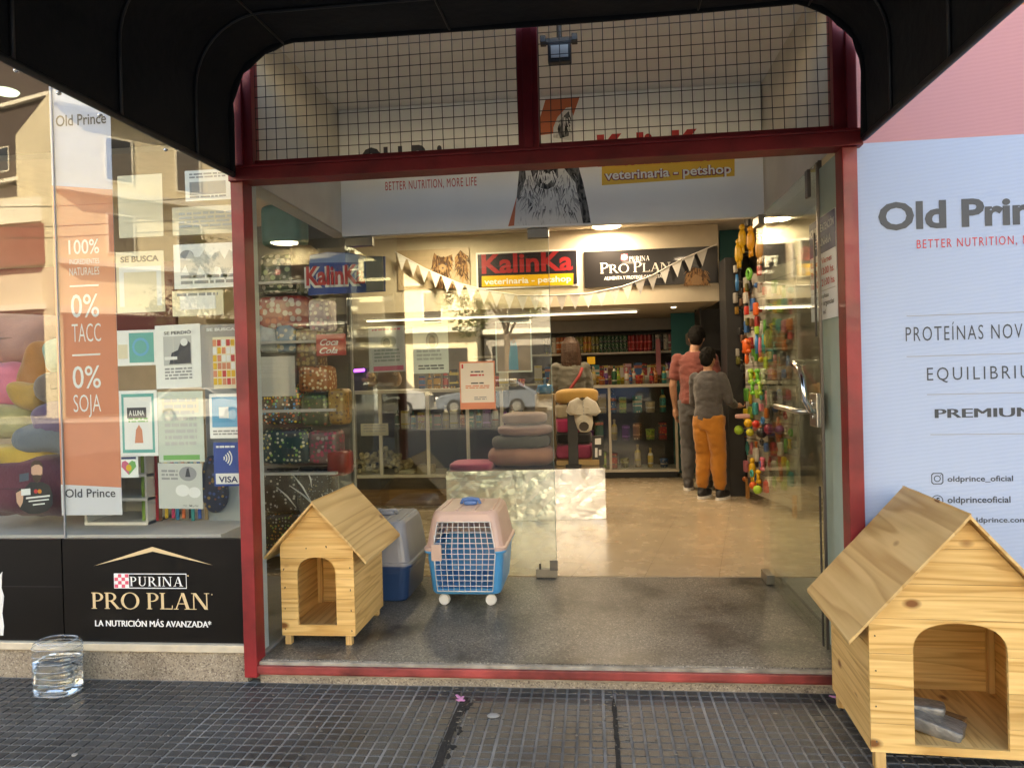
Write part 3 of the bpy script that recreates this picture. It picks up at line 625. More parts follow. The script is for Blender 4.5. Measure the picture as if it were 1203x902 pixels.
for px, py in ((249, 698), (221, 676)): p = at(px, py, BY); flat(t, 'registered_mark', GOLD, [ell(p.x, p.z, .0035, .0035, 10)], BY)
t = thing('window_advert', 'plain black advert with part of a white cat below the shop window', 'sign', (-2.9, BY, .17))
MB().box(-4.4, -2.493, BY, .024, .1715, .6505).build('panel', BLK, t)
flatp(t, 'cat_picture', FURW, [[(-30, 746), (4, 746), (5, 735), (3, 720), (5, 700), (2, 690), (3, 671), (-4, 680), (-16, 682), (-26, 672), (-32, 690)]], BY)
g = MB(); z = at(40, 689, BY).z; g.box(-4.4, -2.494, BY-.0005, BY, z, z+.002); g.build('seam', DARKM, t)

# paper things behind the glass
NY = .040
def bars(x0, y0, x1, y1, n, seed, fill=.55):
    q = random.Random(seed); o = []
    for k in range(n):
        yy = y0+(y1-y0)*k/n; h = (y1-y0)/n*fill; x = x0
        while x < x1-.02:
            l = min(q.uniform(.05, .22), x1-x); o.append((x, yy, x+l, yy+h)); x += l+.025
    return o
def notice(label, px, y, mat, marks=(), cat='notice', name='notice', group='notices taped to the glass', tilt=0.):
    x0, y0, x1, y1 = px; A = at(x0, y1, y); B = at(x1, y0, y); W_, H_ = B.x-A.x, B.z-A.z
    t = thing(name, label, cat, (A.x, y, A.z), group=group)
    sl = tilt
    P = lambda u, v: (A.x+u*W_+(1-v)*H_*0, A.z+v*H_+u*W_*sl)
    g = MB(); q = [P(0, 0), P(1, 0), P(1, 1), P(0, 1)]; g.prism(q, y, y+.0008); g.build('sheet', mat, t)
    by = {}
    for mk in marks:
        if mk[0] == 'txt':
            _, s, u, v, wu, hv, c = mk[:7]; p = P(u, v); text(t, s, p[0], p[1], wu*W_, hv*H_, y, INKS[c], bold=mk[7] if len(mk) > 7 else .02, slope=sl, lift=.002)
        elif mk[0] == 'bars':
            _, u0, v0, u1, v1, n, c, sd = mk
            for r in bars(u0, v0, u1, v1, n, sd): by.setdefault((c, .0012), []).append([P(r[0], 1-r[1]), P(r[0], 1-r[3]), P(r[2], 1-r[3]), P(r[2], 1-r[1])])
        elif mk[0] == 'box':
            _, u0, v0, u1, v1, c = mk[:6]; by.setdefault((c, mk[6] if len(mk) > 6 else .0008), []).append([P(u0, v0), P(u1, v0), P(u1, v1), P(u0, v1)])
        elif mk[0] == 'ell':
            _, u, v, ru, rv, c = mk[:6]; by.setdefault((c, mk[6] if len(mk) > 6 else .0011), []).append([P(a_, b_) for a_, b_ in ell(u, v, ru, rv, 18)])
        elif mk[0] == 'poly':
            _, pts, c = mk[:3]; by.setdefault((c, mk[3] if len(mk) > 3 else .0012), []).append([P(*p) for p in pts])
    for (c, lf), polys in by.items(): flat(t, 'print', INKS[c], polys, y, lf)
    return t
# tall column poster
px = lambda a, b: at(a, b, NY)
t = thing('column_poster', 'tall salmon and white poster hanging inside the shop window', 'poster', (-2.33, NY, .76), group=None)
X0, X1 = -2.512, -2.206
def zz(u, v): return at(u, v, NY).z
MB().box(X0, X1, NY, NY+.001, zz(70, 605), 2.95).build('sheet', LAV, t)
flat(t, 'salmon_field', ORANGE, [[(X0, zz(66, 569)), (X1, zz(141, 560)-.05), (X1, zz(131, 223)), (X0, zz(62, 218))]], NY, .001)
flat(t, 'white_foot', M('poster white', (.66, .66, .70), .5), [[(X0, zz(70, 605)), (X1, zz(70, 605)), (X1, zz(141, 560)-.0502), (X0, zz(66, 569)-.0002)]], NY, .001)
for s, a, b, tp, mt, bo in (('Old Prince', (66, 149), (125, 146), 136, INK, .012), ('100%', (81, 299), (117, 298), 282, WHITE, .01), ('INGREDIENTES', (82, 311), (117, 310.5), 305, WHITE, -.004), ('NATURALES', (82, 324), (117, 323.5), 315, WHITE, -.004),
                        ('0%', (84, 373), (117, 372), 346, WHITE, .005), ('TACC', (85, 402), (119, 401), 381, WHITE, -.008), ('0%', (86, 456), (119, 456), 430, WHITE, .005), ('SOJA', (87, 484), (119, 483), 464, WHITE, -.008), ('Old Prince', (77, 584), (136, 584), 574, INK, .012)):
    textp(t, s, a, b, tp, NY-.001, mt, bold=bo)
for a, b in (((82, 335.5), (116, 334)), ((85, 416.5), (118, 415))):
    flatp(t, 'rule', WHITE, [[a, b, (b[0], b[1]+2), (a[0], a[1]+2)]], NY-.001)
N_ = notice
N_('white sheet with two grey photos high on the window near the red post', (218, 198, 270, 237), NY, PAPER, [('box', .1, .2, .9, .62, 'g'), ('box', .15, .28, .5, .58, 'd', .001), ('bars', .1, .1, .9, .3, 2, 'g', 1), ('bars', .1, .84, .9, .94, 1, 'g', 2)])
N_('blank cream sheet beside the tall salmon poster at the top', (140, 204, 190, 280), NY, CPAPER, [('bars', .15, .3, .85, .8, 7, 'c', 3)])
N_('cream sheet with faint print below the grey photo sheet', (203, 240, 283, 277), NY, CPAPER, [('bars', .1, .2, .9, .8, 4, 'l', 4)])
N_('sheet headed by a dark band of lettering beside the salmon poster', (138, 294, 192, 368), NY, CPAPER, [('txt', 'SE BUSCA', .1, .83, .8, .1, 'k', .04), ('box', .06, .1, .16, .75, 'w'), ('box', .84, .1, .94, .75, 'w'), ('box', .16, .66, .84, .75, 'w')])
N_('large sheet with a pale line drawing high beside the red post', (205, 284, 283, 340), NY, PAPER, [('poly', [(.1+.8*i/11, .35+.2*math.sin(i*1.9)) for i in range(12)]+[(.9-.8*i/11, .75+.12*math.sin(i*2.3)) for i in range(12)], 'l'), ('ell', .2, .75, .1, .12, 'g'), ('bars', .1, .7, .9, .95, 2, 'g', 5)])
N_('cream sheet with a boxed square under the line drawing', (203, 340, 262, 372), NY, CPAPER, [('box', .15, .25, .85, .9, 'w'), ('bars', .1, .1, .9, .3, 1, 'g', 6)])
N_('small white sheet with a teal circle beside the salmon poster', (138, 387, 182, 430), NY, PAPER, [('box', .32, .08, .96, .92, 't', .0008), ('ell', .62, .52, .22, .26, 's'), ('ell', .62, .52, .16, .19, 't', .0015), ('box', .03, .2, .28, .6, 'c')])
N_('white lost dog sheet with a black and white photo in the window', (184, 381, 235, 457), NY, PAPER, [('txt', 'SE PERDIÓ', .2, .85, .6, .05, 'k', .02), ('box', .18, .36, .8, .82, 'l'), ('poly', [(.3, .38), (.78, .38), (.78, .7), (.66, .78), (.56, .72), (.5, .6), (.36, .56)], 'k', .001), ('ell', .64, .72, .08, .06, 'w', .0015), ('box', .2, .45, .48, .5, 'w', .0015), ('bars', .2, .68, .8, .88, 4, 'g', 7)], tilt=.02)
N_('grey headed sheet with a colourful picture beside the red post', (237, 380, 283, 457), NY, GPAPER, [('txt', 'SE BUSCA', .16, .9, .7, .045, 'w', .03), ('box', .3, .0, .98, .8, 'c')]+[('box', .3+.11*(k % 6), .06+.12*(k//6), .3+.11*(k % 6)+.09, .06+.12*(k//6)+.1, rnd.choice('yroywo'), .0012) for k in range(36)])
N_('pale sheet headed by green lettering in the lower window', (141, 458, 184, 536), NY, PAPER, [('box', .08, .05, .92, .95, 't'), ('box', .14, .1, .86, .9, 'w', .001), ('box', .22, .58, .72, .74, 'k', .0013), ('txt', 'A LUNA', .27, .62, .4, .08, 'w', .03), ('poly', [(.4, .2), (.62, .2), (.6, .4), (.52, .48), (.44, .4)], 'o', .0013), ('bars', .25, .42, .75, .5, 2, 'n', 9)])
N_('pale plastic sleeve with faint green print in the lower window', (187, 459, 238, 543), NY, M('pale plastic', (.58, .64, .56), .3), [('box', .1, .03, .9, .1, 'n'), ('bars', .15, .1, .85, .8, 8, 'l', 10), ('box', .1, .7, .9, .9, 'c')])
N_('white sheet with a blue picture beside the red post', (247, 462, 283, 515), NY, PAPER, [('box', .08, .25, .95, .93, 's'), ('box', .3, .45, .6, .7, 'w', .0012), ('bars', .1, .82, .9, .95, 2, 'g', 11)])
N_('black and white vaccine sheet low in the window', (187, 543, 237, 597), NY, M('grey white paper', (.56, .57, .53), .7), [('ell', .68, .77, .2, .16, 'g'), ('ell', .55, .4, .16, .13, 'w', .0013), ('ell', .82, .36, .14, .12, 'w', .0013), ('bars', .08, .15, .45, .4, 3, 'g', 12), ('txt', '~ x.~', .55, .05, .35, .06, 'k'), ('poly', [(.62, .7), (.74, .7), (.7, .9), (.66, .88)], 'k', .0014)], tilt=-.02)
N_('small white card with a coloured heart low in the window', (141, 535, 162, 561), NY, PAPER, [('poly', [(.5, .12), (.9, .5), (.85, .72), (.68, .78), (.5, .66)], 'n'), ('poly', [(.5, .12), (.5, .66), (.32, .78), (.15, .72), (.1, .5)], 'p'), ('ell', .5, .45, .15, .15, 'y', .0015), ('box', .1, .84, .9, .95, 'v')])
t = N_('blue card payment sticker with contactless waves beside the red post', (252, 519, 284, 571), NY, BLUEI, [('box', .06, .05, .94, .29, 'w'), ('txt', 'VISA', .16, .09, .68, .14, 'v', .03), ('bars', .1, .08, .75, .16, 1, 'w', 13)], cat='sticker', name='sticker', group='stickers on the shop window')
p = at(264, 538, NY)
for k in range(4):
    flat(t, 'wave_mark', WHITE, arcband(p.x-.012, p.z, .014+.012*k, .008+.012*k, -PI/4.2, PI/4.2, 8), NY, .0014)
# payment sticker with a man
t = thing('sticker', 'sticker cut out as a bearded man in black holding a card', 'sticker', (at(41, 600, NY)), group='stickers on the shop window')
BLKP = M('black print', (.012, .012, .014), .5)
flatp(t, 'figure', BLKP, [[(24, 598), (20, 588), (19, 578), (24, 573), (26, 578), (30, 572), (36, 566), (50, 566), (58, 570), (62, 580), (62, 592), (56, 600), (46, 603), (34, 603)]], NY)
flatp(t, 'face', M('skin print', (.62, .36, .25), .5), [[(37, 556), (37, 548), (40, 544), (47, 544), (50, 548), (50, 557), (47, 564), (43.5, 567), (40, 564)], [(19, 579), (24, 576), (28, 579), (27, 590), (24, 596), (20, 590)]], NY, .0014)
flatp(t, 'hair', M('brown hair print', (.06, .03, .015), .6), [[(36, 550), (37, 544), (41, 540.5), (47, 541), (50, 545), (51, 551), (49.5, 548), (46, 545.5), (41, 546), (38, 548)], [(37.3, 556), (39, 558), (43.5, 557.5), (48, 558), (49.8, 556), (48.5, 562.5), (43.5, 567), (39, 563)]], NY, .0018)
flatp(t, 'card', WHITE, [[(25, 574.5), (36, 573.5), (36.3, 581), (25.3, 582)]], NY, .0022)
a = at(42.5, 577, NY); b = at(47, 577, NY); flat(t, 'red_disc', REDI, [ell(a.x, a.z, .0105, .0105, 14)], NY, .0022); flat(t, 'orange_disc', M('orange disc', (.7, .25, .02), .5), [ell(b.x, b.z, .0105, .0105, 14)], NY, .0026)
flatp(t, 'caption', WHITE, [[(31, 584), (59, 581), (59, 583), (31, 586)], [(34, 588), (58, 585.5), (58, 587), (34, 589.5)], [(39, 592), (53, 590.5), (53, 592), (39, 593.5)]], NY, .0022)
flatp(t, 'badge', M('slate print', (.06, .09, .12), .5), [[(23, 557), (34, 555), (34, 564), (23, 566)]], NY, .0012)

# notices on the closed glass door
GY = VY-.0075
N_('white and orange framed notice in the middle of the closed glass door', (541, 424, 581, 481), GY, M('cream notice', (.76, .68, .58), .6), [('box', 0, 0, 1, .14, 'o'), ('box', 0, .14, .03, 1, 'o'), ('box', .97, .14, 1, 1, 'o'), ('box', .03, .97, .97, 1, 'o'), ('bars', .32, .2, .68, .25, 1, 'k', 21), ('bars', .3, .27, .7, .33, 1, 'r', 22), ('bars', .32, .44, .68, .49, 1, 'k', 23), ('bars', .16, .5, .84, .58, 2, 'o', 24), ('bars', .4, .74, .75, .82, 2, 'g', 25), ('box', .06, .86, .11, .95, 'r')], tilt=-.0)
IY = VY+.0065
N_('notice with a pink foot band on the closed glass door', (434, 383, 475, 438), IY, M('lilac paper', (.56, .52, .54), .6), [('box', .12, .03, .95, .13, 'p'), ('bars', .1, .05, .9, .12, 1, 'p', 31), ('ell', .55, .66, .22, .14, 'd'), ('ell', .5, .64, .1, .1, 'k', .0014), ('bars', .15, .5, .85, .8, 4, 'g', 32)], tilt=.02)
N_('white notice with a dog portrait on the closed glass door', (486, 383, 526, 439), IY, PAPER, [('ell', .55, .7, .18, .19, 'g'), ('ell', .55, .68, .1, .13, 'k', .0014), ('bars', .1, .5, .8, .75, 3, 'l', 33), ('bars', .14, .82, .86, .94, 2, 'k', 34)])
N_('white edged pinkish picture on the closed glass door', (583, 376, 624, 438), IY, M('faded print', (.44, .30, .24), .6), [('box', 0, 0, .04, 1, 'w'), ('box', .96, 0, 1, 1, 'w'), ('box', .04, .97, .96, 1, 'w'), ('box', .04, 0, .96, .03, 'w'), ('poly', [(.35, .05), (.62, .05), (.6, .5), (.52, .68), (.42, .6), (.36, .3)], 's'), ('ell', .5, .64, .09, .08, 'q', .0015)])

# ---------------------------------------------------------------- wooden dog houses
def clipz(poly, z0, z1):
    def cl(p, z, up):
        o = []
        for i in range(len(p)):
            a, b = p[i], p[(i+1) % len(p)]; ia = (a[1] >= z) if up else (a[1] <= z); ib = (b[1] >= z) if up else (b[1] <= z)
            if ia: o.append(a)
            if ia != ib: f = (z-a[1])/(b[1]-a[1]); o.append((a[0]+f*(b[0]-a[0]), z))
        return o
    p = cl(poly, z0, True); return cl(p, z1, False) if len(p) > 2 else p
def planks(poly, ph, y0, y1, off=0.):
    mb = MB(); za = min(p[1] for p in poly); zb = max(p[1] for p in poly); z = za-off
    while z < zb:
        q = clipz(poly, max(z, za)+.0006, min(z+ph, zb)-.0006)
        if len(q) > 2 and (max(a[1] for a in q)-min(a[1] for a in q)) > .004: mb.prism(q, y0, y1)
        z += ph
    return mb
def dog_house(label, loc, rz, W, D, leg, ze, za, arch_w, arch_x, arch_b, arch_s, arch_t, ovf, ovb, ovs, ph, th=.014):
    t = thing('dog_house', label, 'dog house', loc, rz, 'wooden dog houses'); B = dict(parent=t, local=True)
    gable = [(0, leg), (W, leg), (W, ze), (W/2, za), (0, ze)]
    f = planks(gable, ph, 0, th, .02).build('front_wall', PINE, bevel=.0012, seg=1, **B)
    ar = [(arch_x-arch_w/2, arch_b), (arch_x+arch_w/2, arch_b), (arch_x+arch_w/2, arch_s)] + [(arch_x+arch_w/2*math.copysign(abs(math.cos(a))**.8, math.cos(a)), arch_s+(arch_t-arch_s)*math.sin(a)**.85) for a in [PI*k/16 for k in range(1, 16)]] + [(arch_x-arch_w/2, arch_s)]
    cut = MB().prism(ar, -.05, .06).build('c', PINE); cut.location = loc; cut.rotation_euler = (0, 0, rz); f2 = f
    bpy.context.view_layer.update(); boolean(f, [cut])
    planks(gable, ph, D-th, D, .05).build('back_wall', PINE, **B)
    for xa in (0, W-th):
        mb = MB(); z = leg
        while z < ze-.01: mb.box(xa, xa+th, th+.0008, D-th-.0008, z+.0006, min(z+ph, ze)-.0006); z += ph
        mb.build('side_wall', PINEY, bevel=.0012, seg=1, **B)
    mb = MB(); k = 4
    for i in range(k): mb.box(th+.001+(W-2*th-.002)*i/k+.0005, th+.001+(W-2*th-.002)*(i+1)/k-.0005, th+.001, D-th-.001, leg+.012, leg+.024)
    mb.build('floor', PINEY, **B)
    for xa in (.016, W-.016-.030):
        for ya in (.002, D-.032):
            w_ = .030 if W < .5 else .034
            MB().box(xa-.003, xa-.003+w_, ya, ya+w_, 0, leg-.001).build('leg', PINEZ, bevel=.0015, **B)
            MB().box(xa-.001 if xa < .1 else xa+.006, xa+.022 if xa < .1 else xa+.029, ya+.015 if ya < .1 else ya-.008, ya+.04 if ya < .1 else ya+.016, leg+.025, ze-.04).build('corner_post', PINEZ, **B)
    g = MB(); z = leg+ph-.02
    while z < ze+.05:
        for xa in ((.018, W-.018) if z < ze else (W/2-.05, W/2+.05)): g.tube([(xa+rnd.uniform(-.004, .004), -.0012, z-ph/2+rnd.uniform(-.01, .01)+k_*0) for k_ in (0,)]+[(xa, .002, z-ph/2)], .0026, 8)
        z += ph
    g.build('nail_row', M('nail heads '+label[:6], (.14, .11, .08), .5, .6), **B)
    # roof: two plywood slabs
    sl = (za-ze)/(W/2); tk = .011
    for sgn in (-1, 1):
        xe = -ovs if sgn < 0 else W+ovs; xr = W/2 + (0.006 if sgn < 0 else .0)*1; zr = za+.006; zev = ze+.006-ovs*sl
        mb = MB(); ny, ns = 12, 6; top = []; bot = []
        for a in range(ny+1):
            y = -ovf+(D+ovf+ovb)*a/ny; rt = []; rb = []
            for b in range(ns+1):
                u = b/ns; x = xr+(xe-xr)*u; z = zr+(zev-zr)*u; wv = .0018*noise.noise(Vector((x*9, y*9, sgn*3+W*5))); yy = y+(.004*noise.noise(Vector((x*30, a*3, 2+W))) if a in (0, ny) else 0)
                rt.append(Vector((x, yy, z+tk*1.2+wv))); rb.append(Vector((x, yy, z+wv)))
            top.append(rt); bot.append(rb)
        for a in range(ny):
            for b in range(ns):
                mb.quad(top[a][b], top[a+1][b], top[a+1][b+1], top[a][b+1]); mb.quad(bot[a][b], bot[a][b+1], bot[a+1][b+1], bot[a+1][b])
        for b in range(ns): mb.quad(top[0][b], top[0][b+1], bot[0][b+1], bot[0][b]); mb.quad(top[ny][b], bot[ny][b], bot[ny][b+1], top[ny][b+1])
        for a in range(ny): mb.quad(top[a][0], bot[a][0], bot[a+1][0], top[a+1][0]); mb.quad(top[a][ns], top[a+1][ns], bot[a+1][ns], bot[a][ns])
        o = mb.build('roof_panel', PLY if sgn > 0 else PLYT, **B); bm = bmesh.new(); bm.from_mesh(o.data); bmesh.ops.remove_doubles(bm, verts=bm.verts, dist=1e-5); bmesh.ops.recalc_face_normals(bm, faces=bm.faces); bm.to_mesh(o.data); bm.free()
    return t
dog_house('smaller pine dog house standing on the threshold slab by the glass', (-1.507, .19, .1), 0, .362, .47, .043, .478, .675, .19, .178, .095, .335, .418, .05, .085, .078, .098)
dh = dog_house('larger pine dog house on the pavement beside the pale advert', (.905, -.612, 0), R(-3.6), .60, .50, .062, .515, .855, .288, .281, .090, .407, .503, .045, .062, .075, .118)
# wrapped plank lying inside the larger house
PLAST = M('grey plastic film', (.17, .165, .15), .28, var=.4, vs=30, bump=.5, bs=55, coat=.4)
q = Matrix.Rotation(R(-3.6), 3, 'Z'); base = Vector((.905, -.612, -.01))
t = thing('wrapped_plank', 'plank wrapped in grey plastic film lying inside the larger dog house', 'bundle', base+q @ Vector((.2, .12, .1)))
g = MB(); g.sup(base+q @ Vector((.205, .15, .128)), (.135, .055, .024), .14, .16, 24, 10, .12, 3, (Matrix.Rotation(R(-32), 3, 'Z') @ Matrix.Rotation(R(10), 3, 'Y')).to_euler(), 22); g.build('film', PLAST, t, smooth=True)
g = MB(); g.sup(base+q @ Vector((.20, .20, .150)), (.10, .040, .018), .18, .2, 20, 8, .18, 9, Matrix.Rotation(R(-20), 3, 'Z').to_euler(), 24); g.build('film_fold', PLAST, t, smooth=True)
t = thing('wood_offcut', 'thin brown wood offcut lying behind the wrapped plank', 'offcut', base+q @ Vector((.30, .27, .1)))
g = MB(); g.beam(base+q @ Vector((.21, .33, .115)), base+q @ Vector((.36, .17, .12)), .03, .012); g.build('offcut', BWOOD, t, bevel=.002)

# ---------------------------------------------------------------- plastic pet carriers
def rrect(w, d, r, z, n=5, x0=0, y0=0):
    o = []
    for cx, cy, a0 in ((w/2-r, d/2-r, 0), (-w/2+r, d/2-r, PI/2), (-w/2+r, -d/2+r, PI), (w/2-r, -d/2+r, 1.5*PI)):
        for k in range(n+1): a = a0+PI/2*k/n; o.append(Vector((x0+cx+r*math.cos(a), y0+cy+r*math.sin(a), z)))
    return o
def carrier(label, loc, rz, W, D, zb, zl, zt, mu, ml, wheels, latch):
    t = thing('pet_carrier', label, 'pet carrier', loc, rz, 'plastic pet carriers'); B = dict(parent=t, local=True)
    def cutters():
        i1 = MB().loft([rrect(W-.10, D-.10, .04, zb+.014), rrect(W-.055, D-.05, .045, zl-.03), rrect(W-.045, D-.04, .045, zl+.02), rrect(W-.098, D-.094, .045, zt-.05), rrect(W-.13, D-.13, .045, zt-.012)]).build('c', mu)
        i2 = MB().prism([(-W/2+.078, zb+.032), (W/2-.078, zb+.032), (W/2-.056, zl-.02), (W/2-.056, zl), (W/2-.078, zt-.075), (W/2-.098, zt-.055), (-W/2+.098, zt-.055), (-W/2+.078, zt-.075), (-W/2+.056, zl), (-W/2+.056, zl-.02)], -D/2-.1, -D/2+.1).build('c', mu)
        for c in (i1, i2): c.location = loc; c.rotation_euler = (0, 0, rz)
        bpy.context.view_layer.update(); return [i1, i2]
    lo = MB().loft([rrect(W-.085, D-.09, .045, zb), rrect(W-.07, D-.075, .05, zb+.012), rrect(W-.035, D-.03, .05, zl-.045), rrect(W-.035, D-.03, .05, zl-.012), rrect(W, D, .055, zl-.012), rrect(W, D, .055, zl)]).build('lower_tub', ml, **B); boolean(lo, cutters())
    up = MB().loft([rrect(W+.002, D+.002, .055, zl+.001), rrect(W+.002, D+.002, .055, zl+.016), rrect(W-.022, D-.02, .055, zl+.02), rrect(W-.075, D-.07, .05, zt-.05), rrect(W-.09, D-.085, .055, zt-.018), rrect(W-.115, D-.11, .055, zt)]).build('upper_shell', mu, **B); boolean(up, cutters())
    for o in (lo, up):
        md = o.modifiers.new('b', 'BEVEL'); md.width = .004; md.segments = 2; md.limit_method = 'ANGLE'; md.angle_limit = R(40)
        dg = bpy.context.evaluated_depsgraph_get(); me = bpy.data.meshes.new_from_object(o.evaluated_get(dg)); o.modifiers.clear(); o.data = me; me.shade_smooth()
        md = o.modifiers.new('s', 'WEIGHTED_NORMAL') if False else None
        for p in me.polygons: p.use_smooth = p.area < .0006
    g = MB()
    for k in range(4): x = -W/2+.085+(W-.17)*k/3; g.box(x-.008, x+.008, -D/2+.075, D/2-.075, zt-.002, zt+.006)
    g.build('top_ridge', mu, bevel=.003, **B)
    g = MB()
    for sx in (-1, 1):
        for k in range(3): y = -D/2+.13+(D-.26)*k/2; x = sx*(W/2-.041); g.beam((x+sx*.009, y-.03, zl+.045), (x-sx*.014, y-.03, zt-.06), .012, .006, (1, 0, 0))
    g.build('side_ridge', mu, bevel=.002, **B)
    # wire door
    wm = M('pale wire', (.72, .72, .70), .35, coat=.3); g = MB(); y = -D/2+.012; z0, z1 = zb+.026, zt-.050
    hw = lambda z: (W/2-.056-(zl-z)*.09) if z < zl else (W/2-.056-(z-zl)*.17)
    for k in range(11):
        u = -1+2*k/10; g.tube([(u*hw(z0), y, z0), (u*hw(zl), y-.001, zl), (u*hw(z1), y, z1)], .0024 if 0 < k < 10 else .0035, 6)
    for k in range(14):
        z = z0+(z1-z0)*k/13; g.tube([(-hw(z), y-.004, z), (hw(z), y-.004, z)], .0024 if 0 < k < 13 else .0035, 6)
    dr = g.build('wire_door', wm, smooth=True, **B)
    if latch:
        g = MB(); g.box(-hw(zl)-.008, -hw(zl)+.050, y-.016, y-.008, zl-.05, zl+.04); o = g.build('latch', latch, bevel=.004, local=True); par(o, dr, True)
        for c in (-1, 1):
            g = MB(); g.tube([(-hw(zl)+.01, y-.010, zl+c*.045), (-hw(zl)+.012, y-.012, zl+c*.09)], .004, 6); o = g.build('latch_rod', wm, smooth=True); par(o, dr, True)
    bl = M('blue handle plastic', (.10, .22, .52), .35)
    g = MB(); g.tube([(-.055, 0, zt+.004), (-.045, 0, zt+.03), (0, 0, zt+(.036 if latch else .022)), (.045, 0, zt+.03), (.055, 0, zt+.004)], .010, 8); g.sup((0, 0, zt+.012), (.04, .025, .014), .6); g.build('handle', bl if latch else mu, smooth=True, **B)
    g = MB()
    for k in range(5):
        for sx in (-1, 1): g.box(sx*(W/2-.030)-.002, sx*(W/2-.030)+.002, -D/2+.14+k*.05, -D/2+.17+k*.05, zl+.05, zl+.056)
    g.build('vent_slot', DARKM, **B)
    if wheels:
        wh = M('white wheel', (.74, .72, .66), .45)
        for sx in (-1, 1):
            for sy in (-1, 1):
                x, yy = sx*(W/2-.10), sy*(D/2-.10)
                fk = MB().box(x-.010, x+.010, yy+.002, yy+.022, .045, zb+.004).build('caster_fork', wh, bevel=.002, **B)
                g = MB(); g.tube([(x+.006*sx, yy-.024, .031), (x+.006*sx, yy-.020, .031), (x, yy-.002, .031), (x, yy+.0015, .031)], [.025, .031, .031, .026], 18); o = g.build('wheel', wh, smooth=False); par(o, fk, True)
    return t
PINKP = M('dusty pink plastic', (.66, .46, .39), .38, var=.04); AQUA = M('light blue plastic', (.06, .34, .68), .32, var=.04)
GRYP = M('pale grey plastic', (.27, .28, .31), .4, var=.04); DBLUE = M('navy plastic', (.018, .05, .13), .35, var=.06)
carrier('dusty pink and light blue pet carrier on white wheels', (-.712, 1.005, .1), 0, .455, .54, .072, .315, .525, PINKP, AQUA, True, M('tan latch', (.66, .46, .36), .4))
carrier('pale grey and navy pet carrier half hidden behind the smaller dog house', (-1.225, 1.08, .1), PI, .385, .52, .004, .21, .455, GRYP, DBLUE, False, None)

# ---------------------------------------------------------------- water jug and litter
def watery(name, tint, diff, rough=.04):
    m = bpy.data.materials.new(name); m.use_nodes = True; nt = m.node_tree; N, L = nt.nodes.new, nt.links.new
    b = nt.nodes['Principled BSDF']; b.inputs['Base Color'].default_value = (*tint, 1); b.inputs['Roughness'].default_value = rough; b.inputs['Transmission Weight'].default_value = 1; b.inputs['IOR'].default_value = 1.33
    return m
PET = glassm('clear plastic', (.95, .965, .97), .06); PETW = M('cloudy plastic', (.7, .74, .76), .25, spec=.6); WATER = watery('water', (.90, .95, .96), .06)
def film(m, al):
    nt = m.node_tree; b = nt.nodes['Principled BSDF']; b.inputs['Alpha'].default_value = al; return m
film(PETW, .26)
jc = Vector((-2.402, -.155, 0))
t = thing('water_jug', 'clear ribbed plastic jug of water on the pavement', 'jug', jc)
def jring(k, z, tw=0.): return [jc+Vector((v.x, v.y, v.z+tw*math.sin(v.x*14+z*40))) for v in rrect(.200*k, .150*k, .066*k, z, 6)]
prof = [(.86, .001), (.95, .006), (1., .018)]
for i in range(6): z = .030+i*.030; prof += [(1., z), (1.0, z+.013), (.975, z+.018), (.975, z+.022), (1., z+.027)]
prof += [(1., .213), (.96, .224), (.80, .233), (.5, .238)]
g = MB(); g.loft([jring(k, z, .003) for k, z in prof]); g.build('bottle', PET, t, smooth=True)
g = MB()
for i in range(7):
    rg = jring(1.004, .028+i*.030, .004); g.tube(rg+rg[:2], .0022, 6, False)
rg = jring(.80, .233); g.tube(rg+rg[:2], .004, 6, False); rg = jring(.95, .008); g.tube(rg+rg[:2], .004, 6, False); g.build('rib', PETW, t, smooth=True)
g = MB(); wp = [(.84, .004), (.93, .009), (.972, .02), (.972, .06), (.968, .10), (.972, .150)]; g.loft([jring(k, z) for k, z in wp]); g.build('water', WATER, t, smooth=True)
pk = M('pink petal', (.62, .26, .48), .6); q = 0
for lab, px_, py_, s in (('pink flower at the top of the grimy paving joint', 541, 822, 1.3), ('pink petal below the worn red sill near the middle', 664, 803, 1.), ('long pink petal below the red sill between two others', 707, 805.5, 1.4), ('pink petal below the red sill nearest the clean joint', 765, 803, 1.2), ('pink petal below the red sill near the larger dog house', 824, 801, 1.3), ('pink petal touching the leg of the larger dog house', 981, 818, 1.4)):
    v = ray(px_, py_); p = CAMP+v*((.006-CZ)/v.z); q += 1
    g = MB()
    for k in range(3 if q == 1 else 1):
        a = rnd.uniform(-.4, .4)+k*1.1; g.sup(p+Vector((.012*math.cos(a)*k, .01*math.sin(a)*k, .004*k)), (.016*s, .006*s, .003), .9, None, 10, 6, .4, q, Matrix.Rotation(a, 3, 'Z').to_euler(), 90)
    tag(g.build('petal', pk, smooth=True), lab, 'petal', 'pink petals on the paving')
g = MB()
for k in range(420):
    x = rnd.uniform(-3.0, 1.6); y = -abs(rnd.gauss(0, .5))-.02
    if k % 3 == 0: x = rnd.choice((-.57, .06))+rnd.gauss(0, .05)
    if y < -1.7: continue
    r_ = rnd.uniform(.0012, .0042); g.sup((x, y, .001+r_*.4), (r_*rnd.uniform(.8, 2.2), r_, r_*.6), .8, None, 6, 4, .5, k, None, 300)
tag(g.build('grit', M('grit', (.16, .14, .11), .9, island=.7)), 'loose grit and dust scattered over the paving joints', 'grit', kind='stuff')
cl = M('pale pebble', (.3, .29, .27), .8)
